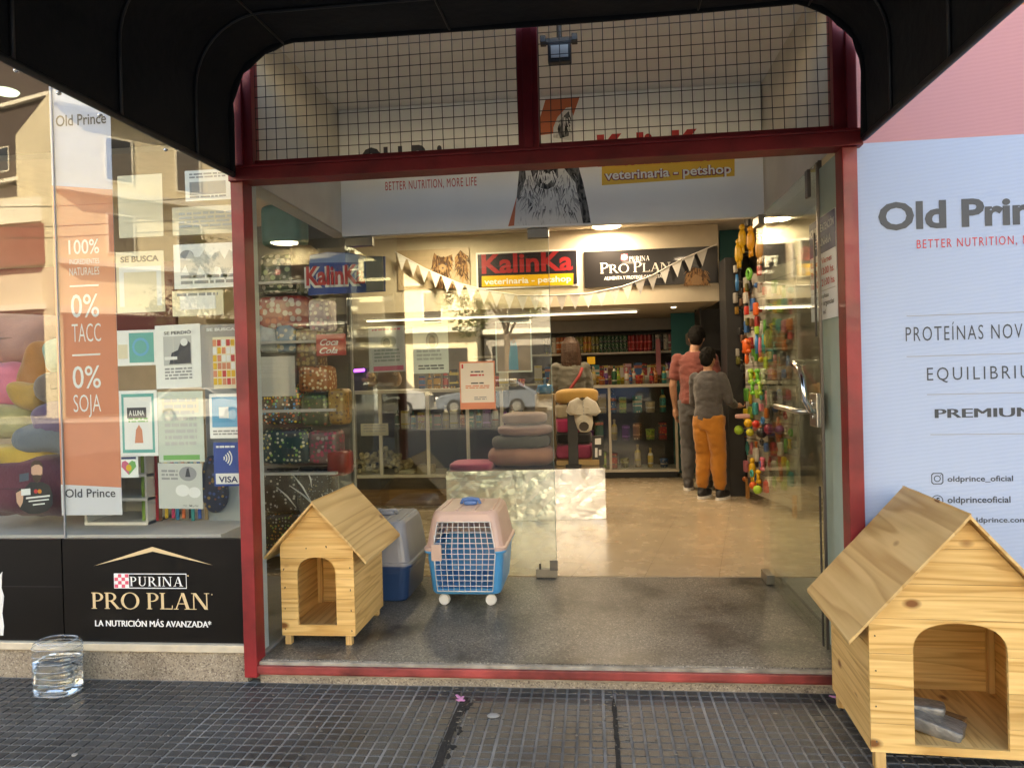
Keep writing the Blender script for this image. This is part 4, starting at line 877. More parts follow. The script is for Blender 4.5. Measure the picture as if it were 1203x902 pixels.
for lab, px_, py_, s in (('pale flat scuff of plaster on the paving near the flower', 580, 840, 1.6), ('small pale paper scrap on the paving below the black advert', 88, 886, .7)):
    v = ray(px_, py_); p = CAMP+v*((.004-CZ)/v.z); g = MB(); g.sup(p, (.016*s, .012*s, .004), .8, None, 10, 6, .5, s, None, 70); tag(g.build('scrap', cl, smooth=True), lab, 'scrap')
t = thing('grime_clump', 'black grime and leaf litter clogging the paving joint', 'litter', (-.56, -.2, 0)); t['kind'] = 'stuff'
g = MB()
for k in range(36):
    u = rnd.random()**1.3; g.sup((-.548+rnd.uniform(-.017, .017)-.010*u, -.14-.95*u, -.004), (rnd.uniform(.006, .016), rnd.uniform(.01, .03), .007), .8, None, 8, 5, .5, k, None, 60)
g.build('grime', DIRT, t, smooth=True)

# ---------------------------------------------------------------- display behind the left window
def fabric(name, col, bump=.35, bs=120, var=.12): return M(name, col, .9, var=var, vs=8, bump=bump, bs=bs, sheen=.25)
def pbox(px, y, d):      # photo box -> centre and half sizes of a soft thing of depth d whose front is near plane y
    A, B = at(px[0], px[3], y), at(px[2], px[1], y); return Vector(((A.x+B.x)/2, y+d/2, (A.z+B.z)/2)), ((B.x-A.x)/2, d/2, (B.z-A.z)/2)
def soft(name, label, cat, px, y, d, mat, group, e=.5, wr=.10, sd=0., tilt=0., piping=None, ws=7.):
    c, r = pbox(px, y, d); rot = Matrix.Rotation(R(tilt), 3, 'Y').to_euler() if tilt else None
    t = thing(name, label, cat, (c.x, c.y, c.z-r[2]), group=group)
    MB().sup(c, r, e, e, 36, 20, wr, sd, rot, ws).build('cover', mat, t, smooth=True)
    if piping:
        g = MB(); g.ring(c, r[0]*.985, r[1]*.985, .006, 36, 6, e); g.build('piping', piping, t, smooth=True)
    return t
def petbed(label, px, y, d, mat, mat2, group, sd=0.):
    c, r = pbox(px, y, d); t = thing('pet_bed', label, 'pet bed', (c.x, c.y, c.z-r[2]), group=group)
    tr = r[2]; MB().ring(c, r[0]-tr, r[1]-tr, tr, 44, 14, .6, None, .18, sd).build('bolster', mat, t, smooth=True)
    MB().sup(c-Vector((0, 0, tr*.3)), (r[0]-tr*.9, r[1]-tr*.9, tr*.6), .5, .6, 30, 12, .08, sd, None, 8).build('cushion', mat2, t, smooth=True); return t
struct('display_platform', MB().box(-4.4, -2.2, .075, 1.0, .10, .655).box(-2.1998, -1.74, .075, .42, .10, .655), M('white laminate', (.55, .52, .48), .5, var=.05))
GB = 'pet beds piled in the shop window'
tq = [('dusty pink quilted bed on top of the pile in the window', (-60, 362, 66, 432), .30, .5, (.42, .22, .18), .12),
      ('pink damask cushion under the quilted bed', (-40, 424, 24, 486), .24, .4, (.62, .16, .24), .05),
      ('burnt orange bolster bed leaning against the mint one', (16, 400, 54, 466), .22, .3, (.36, .14, .03), .2),
      ('mint green bed beside the tall salmon poster', (40, 396, 84, 440), .15, .3, (.20, .34, .28), .14),
      ('taupe bed below the mint green one', (34, 434, 84, 478), .14, .3, (.13, .095, .08), .14),
      ('ochre bed with a small bow beside the taupe one', (2, 446, 40, 484), .16, .25, (.40, .23, .05), .25),
      ('olive beige bed below the ochre one', (-30, 474, 30, 516), .17, .3, (.30, .27, .12), .15),
      ('purple bed with a folded edge above the slate one', (24, 470, 86, 516), .12, .3, (.085, .05, .13), .2),
      ('slate blue bed below the purple one', (4, 497, 88, 536), .10, .3, (.085, .115, .145), .16),
      ('mustard yellow bed squeezed above the maroon one', (-40, 524, 44, 552), .13, .3, (.50, .32, .03), .2),
      ('large maroon bed at the bottom of the pile', (-60, 536, 92, 612), .10, .42, (.12, .028, .045), .12)]
for i, (lab, px_, y, d, col, wr) in enumerate(tq): soft('pet_bed', lab, 'pet bed', px_, y, d, fabric('bed fabric '+str(i), tuple(x*.95 for x in col), .4, 90), GB, .62, wr+.06, i*3.1, (25 if i == 2 else -8 if i in (3, 7) else 0), fabric('piping '+str(i), tuple(x*.6 for x in col)) if i in (0, 4, 10) else None, 8 if i else 5)
t = thing('display_cabinet', 'small white display cabinet beside the salmon poster foot', 'cabinet', (-2.0, .4, .655))
a, b = at(100, 632, .3), at(172, 560, .3); g = MB(); z0 = .656
for k in range(3): zk = z0+(b.z-z0)*k/2; g.box(a.x, b.x, .3, .62, zk, zk+.014)
g.build('shelf', WHITE, t); g = MB(); g.box(a.x, a.x+.012, .302, .62, z0, b.z+.2); g.box(b.x-.012, b.x, .302, .62, z0, b.z+.2); g.box(a.x, b.x, .6205, .632, z0, b.z+.2); g.build('carcass', M('white melamine', (.62, .62, .6), .4), t)
cols = [('lime', (.25, .45, .08)), ('dark grey', (.05, .05, .05)), ('crimson', (.45, .02, .03)), ('brown', (.16, .07, .03)), ('yellow', (.60, .40, .03)), ('pink red', (.55, .05, .14)), ('sea blue', (.02, .2, .36)), ('orange red', (.56, .12, .03)), ('black', (.015, .015, .018)), ('teal', (.02, .28, .28)), ('royal blue', (.03, .10, .42)), ('tan', (.35, .24, .12))]
for i, (n, c) in enumerate(cols):
    p = at(170+i*6.4, 632, .35); zt = at(200, 500, .35).z; g = MB(); xj = rnd.uniform(-.004, .004)
    g.box(p.x-.008+xj, p.x+.008+xj, .35+.01*(i % 3), .356+.01*(i % 3), .66+rnd.uniform(0, .02), zt); g.tube([(p.x+xj, .353+.01*(i % 3), zt), (p.x+xj, .353+.01*(i % 3), zt+.03)], .006, 6)
    tag(g.build('dog_leash', M(n+' strap', c, .8, bump=.3, bs=200)), n+' strap hanging in the row of leashes in the window', 'leash', 'leashes hanging in the shop window')
DOTN = dots('navy scarf print', (.02, .03, .07), [(.4, .25, .05), (.05, .1, .3), (.3, .1, .05)], 40, .3)
soft('scarf', 'dark blue and gold patterned scarf hanging beside the leashes', 'scarf', (236, 535, 262, 606), .34, .06, DOTN, None, .7, .2, 4)
tag(MB().box(at(246, 632, .40).x, -1.76, .40, .412, .656, 1.5).build('side_board', M('pale blue board', (.34, .40, .46), .5)), 'pale blue board standing behind the card payment sticker', 'board')
t = thing('pendant_lamp', 'pale green glass pendant lamp high in the shop window', 'lamp', at(6, 105, .5)); p = at(6, 105, .5)
MB().lathe([(.01, .03), (.05, .025), (.075, 0), (.06, -.022), (.01, -.026)], p).build('shade', M('lamp glass', (.45, .62, .5), .2, emit=.35), t, smooth=True)
MB().tube([p+Vector((0, 0, .03)), (p.x, p.y, 2.98)], .005, 6).build('cord', DARKM, t)
l = bpy.data.lights.new('lamp_light', 'SPOT'); l.energy = 4; l.spot_size = R(130); l.spot_blend = .6; l.color = (1, .9, .78); l.shadow_soft_size = .05; o = bpy.data.objects.new('lamp_light', l); COL.objects.link(o); o.location = p-Vector((0, 0, .09)); par(o, t)
tag(MB().box(-4.3, -2.46, .96, .99, 1.55, 2.1).build('shelf_board', M('dark red board', (.13, .018, .015), .6)), 'dark red board at the back of the shop window above the beds', 'board')

# ---------------------------------------------------------------- bag rack behind the side glass
RY = 1.52
t = thing('bag_rack', 'white shelf rack of pet food bags behind the side glass', 'shelf rack', (-2.0, RY, .104))
wm = M('white shelf metal', (.48, .48, .47), .45)
for z in (.20, .74, 1.16, 1.62, 2.02): MB().box(-2.42, -1.70, RY, RY+.42, z, z+.018).build('shelf', wm, t)
for x in (-2.42, -1.715): MB().box(x, x+.014, RY+.405, RY+.4195, .104, 2.5).build('upright', wm, t)
MB().box(-2.42, -1.70, RY+.4205, RY+.432, .104, 2.5).build('back_panel', M('dim panel', (.16, .155, .15), .7), t)
MULTI = [(.75, .16, .04), (.06, .34, .7), (.8, .6, .06), (.12, .5, .15), (.8, .8, .74)]
def bag(label, px, y, d, mat, group='pet food bags on the rack', cat='bag', name='food_bag', crimp=True):
    c, r = pbox(px, y, d); t = thing(name, label, cat, (c.x, c.y, c.z-r[2]), group=group)
    sd = len(label)*.7+px[0]; MB().sup(c, (r[0], r[1], r[2]*.97), .28, .5, 28, 16, .05, sd, None, 12).build('pouch', mat, t, smooth=True)
    if crimp: MB().box(c.x-r[0]*.93, c.x+r[0]*.93, c.y-.004, c.y+.004, c.z+r[2]*.86, c.z+r[2]).build('crimped_top', mat, t)
    return t
BG = [('dark green bag with pale spots high on the rack', (303, 296, 345, 345), dots('green spotted film', (.02, .045, .02), [(.5, .5, .45), (.3, .4, .2)], 20, .34)),
      ('olive bag with pale spots beside the dark green one', (345, 302, 383, 348), dots('olive spotted film', (.05, .06, .025), [(.4, .42, .35), (.1, .15, .05)], 24, .34)),
      ('red and white printed bag below the spotted bags', (300, 345, 362, 388), dots('red printed film', (.30, .03, .03), [(.6, .5, .45), (.5, .1, .06), (.35, .22, .15)], 22, .42)),
      ('pale blue pack beside the white upright', (303, 364, 324, 415), M('pale blue film', (.30, .36, .42), .35, var=.25, vs=20)),
      ('blue and white picture pack next to the pale blue one', (322, 378, 346, 415), dots('blue picture film', (.10, .20, .32), [(.5, .5, .45), (.05, .12, .25), (.35, .3, .1)], 26, .4)),
      ('brown and gold pack beside the cola sign', (345, 385, 374, 438), dots('brown picture film', (.12, .065, .03), [(.35, .25, .1), (.2, .06, .03), (.4, .38, .3)], 30, .4)),
      ('bag with bright mixed dots on the middle shelf', (304, 450, 352, 500), dots('mixed dots film', (.05, .04, .035), MULTI, 48, .38)),
      ('green floral bag beside the mixed dots', (350, 462, 386, 502), dots('floral film', (.03, .06, .025), [(.12, .22, .06), (.3, .1, .05), (.4, .35, .2)], 40, .38)),
      ('teal bag with white and green polka dots', (304, 503, 362, 547), dots('teal dotted film', (.012, .05, .06), [(.5, .52, .4), (.2, .4, .12), (.45, .42, .1)], 34, .30)),
      ('pink and grey bag next to the teal polka dots', (360, 506, 396, 546), dots('pink grey film', (.14, .10, .10), [(.4, .06, .12), (.35, .33, .32)], 34, .4)),
      ('dark red pack on the low shelf edge', (382, 530, 406, 560), M('dark red film', (.22, .025, .02), .35, var=.2)),
      ('charcoal bag with pale polka dots low on the rack', (306, 552, 348, 604), dots('charcoal dotted film', (.018, .016, .02), [(.42, .42, .4)], 36, .26)),
      ('black sparkling bag beside the charcoal polka dots', (346, 550, 388, 606), dots('black sparkle film', (.012, .012, .014), [(.2, .25, .3), (.4, .35, .2)], 60, .22)),
      ('black bag with small orange and green dots at the bottom', (306, 602, 390, 652), dots('bottom dotted film', (.02, .018, .016), [(.45, .18, .04), (.2, .35, .1), (.4, .4, .35), (.4, .32, .05)], 44, .3)),
      ('gold and brown spotted bag at the rack end', (384, 456, 404, 500), dots('gold spotted film', (.30, .18, .04), [(.1, .05, .02), (.6, .5, .2)], 34, .3)),
      ('lilac bag with white spots beside the red and white one', (360, 350, 386, 390), dots('lilac spotted film', (.16, .12, .22), [(.6, .58, .6), (.3, .1, .2)], 30, .34)),
      ('orange dotted bag between the gold pack and the floral bag', (348, 428, 386, 462), dots('orange dotted film', (.34, .12, .03), [(.7, .6, .4), (.1, .04, .02)], 36, .32)),
      ('teal box standing on top of the rack', (304, 236, 352, 290), M('teal carton', (.06, .16, .16), .5, var=.2)),
      ('brown jute sack hanging from the rack top', (338, 286, 364, 330), fabric('jute', (.10, .055, .03)))]
for i, (lab, px_, mt) in enumerate(BG): bag(lab, px_, RY+.04+.012*(i % 2), .2, mt, crimp=i < 14)
N_('blank white sheet hanging inside the side glass', (306, 418, 346, 466), RY-.01, M('dim paper', (.5, .5, .47), .7), [('bars', .1, .1, .9, .4, 3, 'l', 41)], group='papers near the bag rack')
N_('grey sheet with faint lines below the bag shelf', (424, 497, 456, 512), 3.05, M('beige paper', (.45, .43, .36), .7), [('bars', .1, .1, .9, .8, 3, 'g', 42)], group='papers near the bag rack')
t = thing('film_scraps', 'shiny crumpled cellophane in front of the low bags', 'cellophane', at(340, 590, RY-.05)); cel = M('cellophane', (.6, .6, .58), .12, coat=.8, spec=.8)
g = MB()
for a, b in (((343, 556), (366, 590)), ((340, 570), (372, 596)), ((325, 572), (348, 596)), ((362, 556), (366, 572)), ((390, 575), (398, 600)), ((378, 580), (384, 604))):
    A, B = at(*a, RY-.06), at(*b, RY-.06); g.tube([A, (A+B)/2+Vector((.01, -.01, .008)), B], [.003, .007, .003], 5)
g.build('fold', cel, t, smooth=True)
# hanging blue shop banner and grey board
t = thing('hanging_banner', 'blue hanging banner with red and white shop name', 'banner', at(400, 347, 1.43)); y = 1.43
A = [at(*p, y) for p in ((362, 347), (452, 342), (452, 301), (430, 301), (410, 297), (385, 296), (364, 300))]
g = MB(); g.prism([(p.x, p.z) for p in A], y, y+.02); g.build('panel', BLUEI, t)
flatp(t, 'pale_band', M('pale blue band', (.20, .30, .55), .5), [[(364, 301), (385, 297), (410, 298), (430, 302), (430, 308), (364, 309)]], y)
textp(t, 'KalinKa', (358, 336), (430, 331), 311, y-.001, WHITE, bold=.10); textp(t, 'KalinKa', (360, 335), (429, 330.5), 312, y-.003, REDI, bold=.03)
t = tag(MB().box(at(431, 342, 1.42).x, at(451, 342, 1.42).x, 1.411, 1.425, at(431, 342, 1.42).z, at(431, 302, 1.42).z).build('grey_board', GPAPER), 'grey board covering the end of the blue banner', 'board')
t = thing('cola_sign', 'red cola sign with white script lettering', 'sign', at(388, 418, 1.47)); y = 1.47
p, q = at(372, 418, y), at(405, 392, y); MB().box(p.x, q.x, y, y+.02, p.z, q.z).build('panel', M('cola red', (.46, .06, .05), .4), t)
text(t, 'Coca', p.x+.025, p.z+.068, .125, .042, y, WHITE, shear=.45, bold=.02); text(t, 'Cola', p.x+.02, p.z+.014, .125, .040, y, WHITE, shear=.45, bold=.02)
# ---------------------------------------------------------------- ceiling lamps, tube, soffit with signs
WARM = (1., .87, .69)
def lamp(x, y, z, label, e=4., vis=2.4):
    t = thing('ceiling_lamp', label, 'lamp', (x, y, z), group='round ceiling lamps')
    MB().lathe([(.165, 0), (.165, -.02), (.15, -.026)], (x, y, z-.001), 28).build('rim', WHITE, t)
    MB().lathe([(.01, -.0262), (.147, -.0262), (.14, -.034), (.01, -.036)], (x, y, z-.001), 28).build('diffuser', M('lamp diffuser', WARM, .5, emit=vis), t)
    l = bpy.data.lights.new('lamp_light', 'AREA'); l.shape = 'DISK'; l.size = .28; l.energy = e; l.color = WARM
    o = bpy.data.objects.new('lamp_light', l); COL.objects.link(o); o.location = (x, y, z-.042); par(o, t)
lamp(.20, 4.58, 2.94, 'warm round ceiling lamp glowing beside the pet food sign'); lamp(-1.5, 4.15, 2.94, 'warm round ceiling lamp above the puppy picture'); lamp(1.3, 2.7, 2.94, 'warm round ceiling lamp above the toy pegboard', 1.3); lamp(.6, 2.6, 2.94, 'warm round ceiling lamp above the floor inside the open door', 1.6)
SX, SY, SZ = 1.385, 4.84, 2.115
t = tag(MB().box(-4.4, SX, SY, 7.2, SZ, 2.935).build('soffit', M('cream soffit', (.56, .49, .37), .7, var=.04)), 'cream dropped soffit carrying the three shop signs', 'soffit', kind='structure')
def tube_lamp(x0, x1, y, z, label, em, en):
    t = thing('tube_lamp', label, 'lamp', ((x0+x1)/2, y, z), group='tube lamps')
    MB().tube([(x0, y, z-.03), (x1, y, z-.03)], .009, 10).build('tube', M('tube glow', (1, .93, .78), .5, emit=em), t, smooth=True)
    MB().box(x0-.03, x1+.03, y-.03, y+.03, z-.012, z-.001).build('batten', WHITE, t)
    l = bpy.data.lights.new('lamp_light', 'AREA'); l.shape = 'RECTANGLE'; l.size = x1-x0; l.size_y = .03; l.energy = en; l.color = (1, .88, .68); o = bpy.data.objects.new('lamp_light', l); COL.objects.link(o); o.location = ((x0+x1)/2, y, z-.047); par(o, t)
tube_lamp(-2.7, .55, 5.5, SZ, 'long white tube lamp under the soffit', .4, 1.2)
t = thing('spot_lamp', 'small recessed spot under the soffit end near the teal panel', 'lamp', (.95, 5.3, SZ)); MB().lathe([(.05, -.001), (.05, -.008), (.03, -.01)], (.95, 5.3, SZ)).build('rim', WHITE, t); MB().lathe([(.005, -.0102), (.028, -.0102), (.02, -.016)], (.95, 5.3, SZ)).build('bulb', M('spot glow', (1, .9, .7), .5, emit=2), t)
SGY = SY-.022
def sboard(label, px, mat, edge=None, y=SGY):
    A, B = at(px[0], px[3], y), at(px[2], px[1], y); t = thing('wall_sign', label, 'sign', (A.x, y, A.z), group='signs on the soffit')
    MB().box(A.x, B.x, y, y+.018, A.z, B.z).build('panel', mat, t)
    if edge: g = MB(); g.box(A.x-.02, B.x+.02, y+.006, y+.016, A.z-.02, A.z); g.box(A.x-.02, B.x+.02, y+.006, y+.016, B.z, B.z+.02); g.box(A.x-.02, A.x, y+.006, y+.016, A.z, B.z); g.box(B.x, B.x+.02, y+.006, y+.016, A.z, B.z); g.build('frame', edge, t)
    return t
t = sboard('pale sign with a brown long haired puppy', (468, 291, 551, 341), M('puppy sign', (.44, .34, .22), .5, var=.08))
flatp(t, 'puppy_picture', FURB, [[(508, 306), (510, 297), (515, 302), (524, 302), (531, 299), (532, 306), (531, 316), (527, 322), (530, 332), (538, 339), (512, 339), (511, 324), (507, 316)], [(534, 303), (541, 294), (548, 300), (550, 318), (550, 330), (540, 324), (535, 314)]], SGY, .0015)
fur_strokes(t, M('puppy tan fur', (.42, .25, .11), .8), [(508, 303, 532, 332), (535, 300, 550, 328)], SGY, 70, 6, 8, .0018, 3); fur_strokes(t, M('puppy dark fur', (.05, .025, .012), .8), [(508, 300, 532, 336), (535, 298, 550, 328)], SGY, 60, 6, 8, .0024, 6)
flatp(t, 'puppy_face', M('puppy muzzle', (.42, .26, .13), .7), [[(516, 312), (520, 310), (524, 312), (524, 317), (520, 320), (516, 317)]], SGY, .003); flatp(t, 'puppy_eye', INK, [[(515, 309.5), (517, 309.5), (517, 311.5), (515, 311.5)], [(523, 309.5), (525, 309.5), (525, 311.5), (523, 311.5)], [(519, 314), (521.5, 314), (521, 316), (519.5, 316)]], SGY, .0036)
t = sboard('black sign with red shop name over a yellow band', (562, 294, 677, 338), M('sign black', (.012, .010, .016), .4), WHITE)
textp(t, 'KalinKa', (566, 321), (673, 316.5), 298, SGY, M('sign red', (.30, .012, .018), .5), bold=.03)
flatp(t, 'yellow_band', YEL, [[(566, 324.5), (673.5, 321), (673.5, 335), (566, 337)]], SGY, .0012); textp(t, 'veterinaria - petshop', (569, 334.5), (671, 331), 327.5, SGY-.0012, WHITE, bold=.02)
t = sboard('black sign with silver pet food lettering', (687, 289, 843, 338), M('sign black glossy', (.012, .011, .012), .3, coat=.2))
p = at(730, 306, SGY); flat(t, 'check_mark', RW, [rect(p.x, p.z, p.x+.065, p.z+.065)], SGY); flat(t, 'check_ground', WHITE, [rect(p.x+i*.022, p.z+j*.022, p.x+i*.022+.02, p.z+j*.022+.02) for i in range(3) for j in range(3) if (i+j) % 2], SGY, .0016)
serifp(t, 'PURINA', (739, 307), (763, 306.5), 301.5, SGY, WHITE, sp=.1); serifp(t, 'PRO PLAN', (705, 321.5), (788, 319), 309, SGY, M('silver print', (.66, .64, .58), .4), sp=.02, small=(0, 4))
textp(t, 'ALIMENTA Y PROTEGE CADA ETAPA', (710, 329), (783, 326.5), 325, SGY, WHITE, bold=.02)
flatp(t, 'dog_picture', FURB, [[(803, 336), (806, 322), (814, 314), (824, 316), (831, 325), (832, 335)]], SGY); fur_strokes(t, M('retriever fur', (.36, .20, .09), .8), [(805, 317, 831, 334)], SGY, 50, 5, 8, .0018, 9); flatp(t, 'dog_face', M('dog muzzle', (.30, .18, .09), .7), [[(811, 328), (817, 322), (825, 326), (824, 334), (814, 335)]], SGY, .0015)
# bunting
t = thing('bunting', 'pale grey triangle bunting hung across the soffit signs', 'bunting', at(600, 352, 4.7)); by = 4.70
ctrl = [(464, 296), (500, 316), (540, 333), (575, 342), (610, 347), (650, 347), (690, 345), (730, 337), (765, 324), (800, 305), (842, 287)]
cp = [at(*c, by) for c in ctrl]; line = []
for i in range(len(cp)-1):
    for k in range(5): line.append(cp[i].lerp(cp[i+1], k/5))
line.append(cp[-1]); MB().tube(line, .006, 6).build('string', OFFW, t, smooth=True)
fl = M('bunting cloth', (.70, .69, .65), .85, var=.06); L_ = [0]
for i in range(1, len(line)): L_.append(L_[-1]+(line[i]-line[i-1]).length)
def onl(s):
    for i in range(1, len(line)):
        if L_[i] >= s: f = (s-L_[i-1])/(L_[i]-L_[i-1]); return line[i-1].lerp(line[i], f)
    return line[-1]
s = .02; k = 0
while s+.13 < L_[-1]:
    a, b = onl(s), onl(s+.125); md = (a+b)/2+Vector((.0, rnd.uniform(-.02, .02), -.165)); dz = Vector((0, .003, 0)); k += 1
    MB().add([a, b, md, a+dz, b+dz, md+dz], [(0, 2, 1), (3, 4, 5), (0, 1, 4, 3), (1, 2, 5, 4), (2, 0, 3, 5)]).build('flag', fl, t); s += .142

# ---------------------------------------------------------------- showcases and shelves
WFR = M('white counter frame', (.55, .52, .45), .5)
def showcase(label, x0, x1, y0, y1, zb, zt, posts, shelf, basem, backm):
    t = thing('glass_showcase', label, 'showcase', ((x0+x1)/2, y0, .104), group='glass showcase counters')
    g = MB(); g.box(x0, x1, y0-.01, y1, zt-.035, zt); g.build('counter_top', WFR, t, bevel=.003); g = MB(); g.box(x0, x1, y0, y1, zb-.03, zb); g.build('deck', WFR, t)
    for x in posts: MB().box(x-.015, x+.015, y0, y0+.03, zb+.001, zt-.0355).build('post', WFR, t)
    MB().box(x0+.002, x1-.002, y0+.032, y0+.038, zb+.001, zt-.0355).build('front_glass', CGLASS, t)
    MB().box(x0, x1, y1-.015, y1, zb+.001, zt-.0355).build('back_panel', backm, t)
    MB().box(x0+.01, x1-.01, y0+.04, y1-.02, .106, zb-.031).build('plinth', basem, t)
    for z in shelf: MB().box(x0+.01, x1-.01, y0+.06, y1-.016, z, z+.008).build('shelf', CGLASS, t)
    return t
DB = M('dim back', (.05, .045, .04), .7)
showcase('long glass showcase counter behind the closed door', -2.50, -.86, 3.92, 4.42, .42, 1.262, (-2.44, -2.1, -1.62, -1.22, -.88), (.86,), BWOOD, DB)
showcase('white framed back counter with glass front and pet products', -.62, 1.02, 5.74, 6.24, .21, 1.235, (-.60, .21, 1.0), (.55, .88), DARKM, DB)
g = MB(); g.box(-2.50, -.86, 3.90, 3.918, .28, .385); tag(g.build('kick_panel', DARKM), 'black band under the long glass showcase', 'panel')
# contents of the showcase
CH = M('rawhide', (.44, .36, .22), .7, var=.15)
i = 0
for k in range(44):
    u = rnd.random(); x = -2.36+.50*u+rnd.uniform(-.02, .02); z = .45+rnd.random()*.22*(1-abs(u-.4)*1.1); i += 1
    g = MB(); a = Matrix.Rotation(rnd.uniform(0, PI), 3, 'Z') @ Matrix.Rotation(rnd.uniform(-.6, .6), 3, 'Y'); d = a @ Vector((.045, 0, 0)); c = Vector((x, 4.05+rnd.random()*.14, z)); g.tube([c-d, c, c+d], .018, 7)
    for sg in (-1, 1): g.sup(c+d*sg*1.1, (.028, .028, .026), .9, None, 8, 6)
    tag(g.build('rawhide_bone', CH, smooth=True), 'rawhide bone in the heap inside the long showcase', 'chew bone', 'rawhide bones heaped in the showcase')
for lab, px_, mt in (('cream box beside the heap of rawhide bones', (468, 552, 487, 563), M('cream carton', (.5, .45, .36), .6)), ('beige pot holding a dark tuft in the showcase', (490, 546, 509, 563), M('beige pot', (.34, .27, .17), .6))):
    c, r = pbox(px_, 4.02, .12); t = thing('shop_box', lab, 'box', c, group='boxes inside the long showcase'); MB().sup(c, r, .15, .15, 20, 10).build('box', mt, t, smooth=True)
    if 'pot' in lab: g = MB(); [g.tube([c+Vector((0, 0, r[2])), c+Vector((.02*math.sin(k*2), .01, r[2]+.05+.03*(k % 3)))], [.008, .002], 5) for k in range(5)]; g.build('tuft', DARKM, t)
# things on the long showcase
led = M('violet glow', (.30, .04, 1.), .5, emit=1.6)
t = thing('led_strip', 'short violet light strip above the showcase', 'lamp', at(412, 436, 3.98)); a, b = at(400, 437, 3.98), at(428, 434.5, 3.98); MB().tube([a, b], .014, 8).build('tube', led, t); MB().box(a.x, b.x, 3.995, 4.01, a.z-.02, a.z+.02).build('bracket', DARKM, t); MB().box(a.x-.02, b.x+.02, 4.011, 4.2, 1.263, a.z+.03).build('body', DARKM, t)
for lab, px_, col in (('tan plush dog lying on the showcase counter', (410, 436, 442, 456), (.26, .17, .08)), ('brown plush bear beside the violet light', (438, 428, 470, 457), (.16, .10, .06))):
    c, r = pbox(px_, 4.0, .2); t = thing('plush_toy', lab, 'plush toy', (c.x, c.y, 1.263), group='plush toys on the showcase'); pl = fabric('plush '+lab[:3], col, .6, 60)
    MB().sup(c-Vector((0, 0, r[2]*.2)), (r[0]*.9, .09, r[2]*.8), .8, .8, 20, 12, .2, 2).build('body', pl, t, smooth=True); g = MB(); hc = c+Vector((r[0]*.5, -.06, r[2]*.45)); g.sup(hc, (.05, .05, .045), .95, .95, 14, 10); g.sup(hc+Vector((0, -.045, -.012)), (.022, .02, .016), .95, .95, 10, 8)
    for sg in (-1, 1): g.sup(hc+Vector((sg*.042, 0, .035)), (.018, .012, .02), .9, .9, 8, 6)
    g.build('head', pl, t, smooth=True)
# back wall shelves
t = thing('wall_shelf', 'long white wall shelving for cans at the back of the shop', 'shelf', (0, 6.8, 1.2))
for z in (1.24, 1.635): MB().box(-1.6, 1.15, 6.72, 7.19, z, z+.025).build('shelf', WFR, t)
MB().box(-1.6, 1.15, 7.192, 7.1995, .9, 2.0).build('back_panel', M('shelf back', (.14, .12, .10), .7), t); MB().box(1.12, 1.15, 6.72, 7.19, .2, 2.1).build('side_panel', GREYW, t); MB().box(-1.6, 1.12, 6.9, 7.19, 1.95, 2.11).build('top_fascia', GREYW, t)
proto = {}
def packm(name, col, k):          # printed packaging: bands, a pale label and small blotches
    m = M(name, col, .35); nt = m.node_tree; N, L = nt.nodes.new, nt.links.new; q = random.Random(k); tc = N('ShaderNodeTexCoord'); sp = N('ShaderNodeSeparateXYZ'); L(tc.outputs['Object'], sp.inputs[0])
    mr = N('ShaderNodeMapRange'); mr.inputs['From Max'].default_value = .2; L(sp.outputs[2], mr.inputs['Value']); a, b = q.uniform(.1, .3), q.uniform(.45, .7); lab = q.choice([(.6, .58, .5), (.5, .4, .1), tuple(min(.7, x*2.2+.08) for x in col), (.05, .05, .06), (.4, .1, .05)])
    c = ramp(nt, mr.outputs[0], [(0, tuple(x*.7 for x in col)), (a, lab), (a+.06, col), (b, lab), (b+.12, tuple(x*.8 for x in col))]); c.node.color_ramp.interpolation = 'CONSTANT'
    vo = N('ShaderNodeTexVoronoi'); vo.inputs['Scale'].default_value = q.uniform(30, 60); L(tc.outputs['Object'], vo.inputs[0]); f = ramp(nt, vo.outputs['Distance'], [(.22, (1, 1, 1)), (.3, (0, 0, 0))])
    mx = N('ShaderNodeMix'); mx.data_type = 'RGBA'; L(f, mx.inputs[0]); L(c, mx.inputs[6]); mx.inputs[7].default_value = (*q.choice([(.6, .55, .45), (.03, .03, .03), (.5, .3, .05)]), 1); L(mx.outputs[2], nt.nodes['Principled BSDF'].inputs['Base Color']); return m
def product(kind, col):
    k = (kind, col)
    if k in proto: return proto[k]
    mt = packm(kind+' %d' % len(proto), col, len(proto)); g = MB()
    if kind == 'food_can': g.lathe([(.02, 0), (.031, .002), (.033, .006), (.033, .108), (.031, .112), (.028, .110)], (0, 0, 0), 14); g.add(*(lambda m_: (m_.v, m_.f))(MB().lathe([(.0315, .112), (.033, .116), (.0315, .21), (.03, .222), (.027, .22)], (0, 0, 0), 14)))
    elif kind == 'bottle': g.lathe([(.02, 0), (.027, .003), (.028, .11), (.022, .135), (.010, .15), (.010, .175), (.012, .176), (.012, .19), (.004, .192)], (0, 0, 0), 12)
    elif kind == 'carton': g.box(-.035, .035, -.03, .03, 0, .16)
    elif kind == 'tub': g.lathe([(.03, 0), (.037, .003), (.040, .07), (.042, .072), (.042, .088), (.03, .090)], (0, 0, 0), 14)
    me = g.build(kind, mt, smooth=kind != 'carton', bevel=.003 if kind == 'carton' else 0); proto[k] = me; me['unused'] = 1; return me
def put(kind, col, loc, label, cat, group, s=1., rz=0.):
    o = product(kind, col)
    if o.get('unused'): del o['unused']; c = o
    else: c = o.copy(); COL.objects.link(c)
    c.location = loc; c.scale = (s, s, s); c.rotation_euler = (0, 0, rz); return tag(c, label, cat, group)
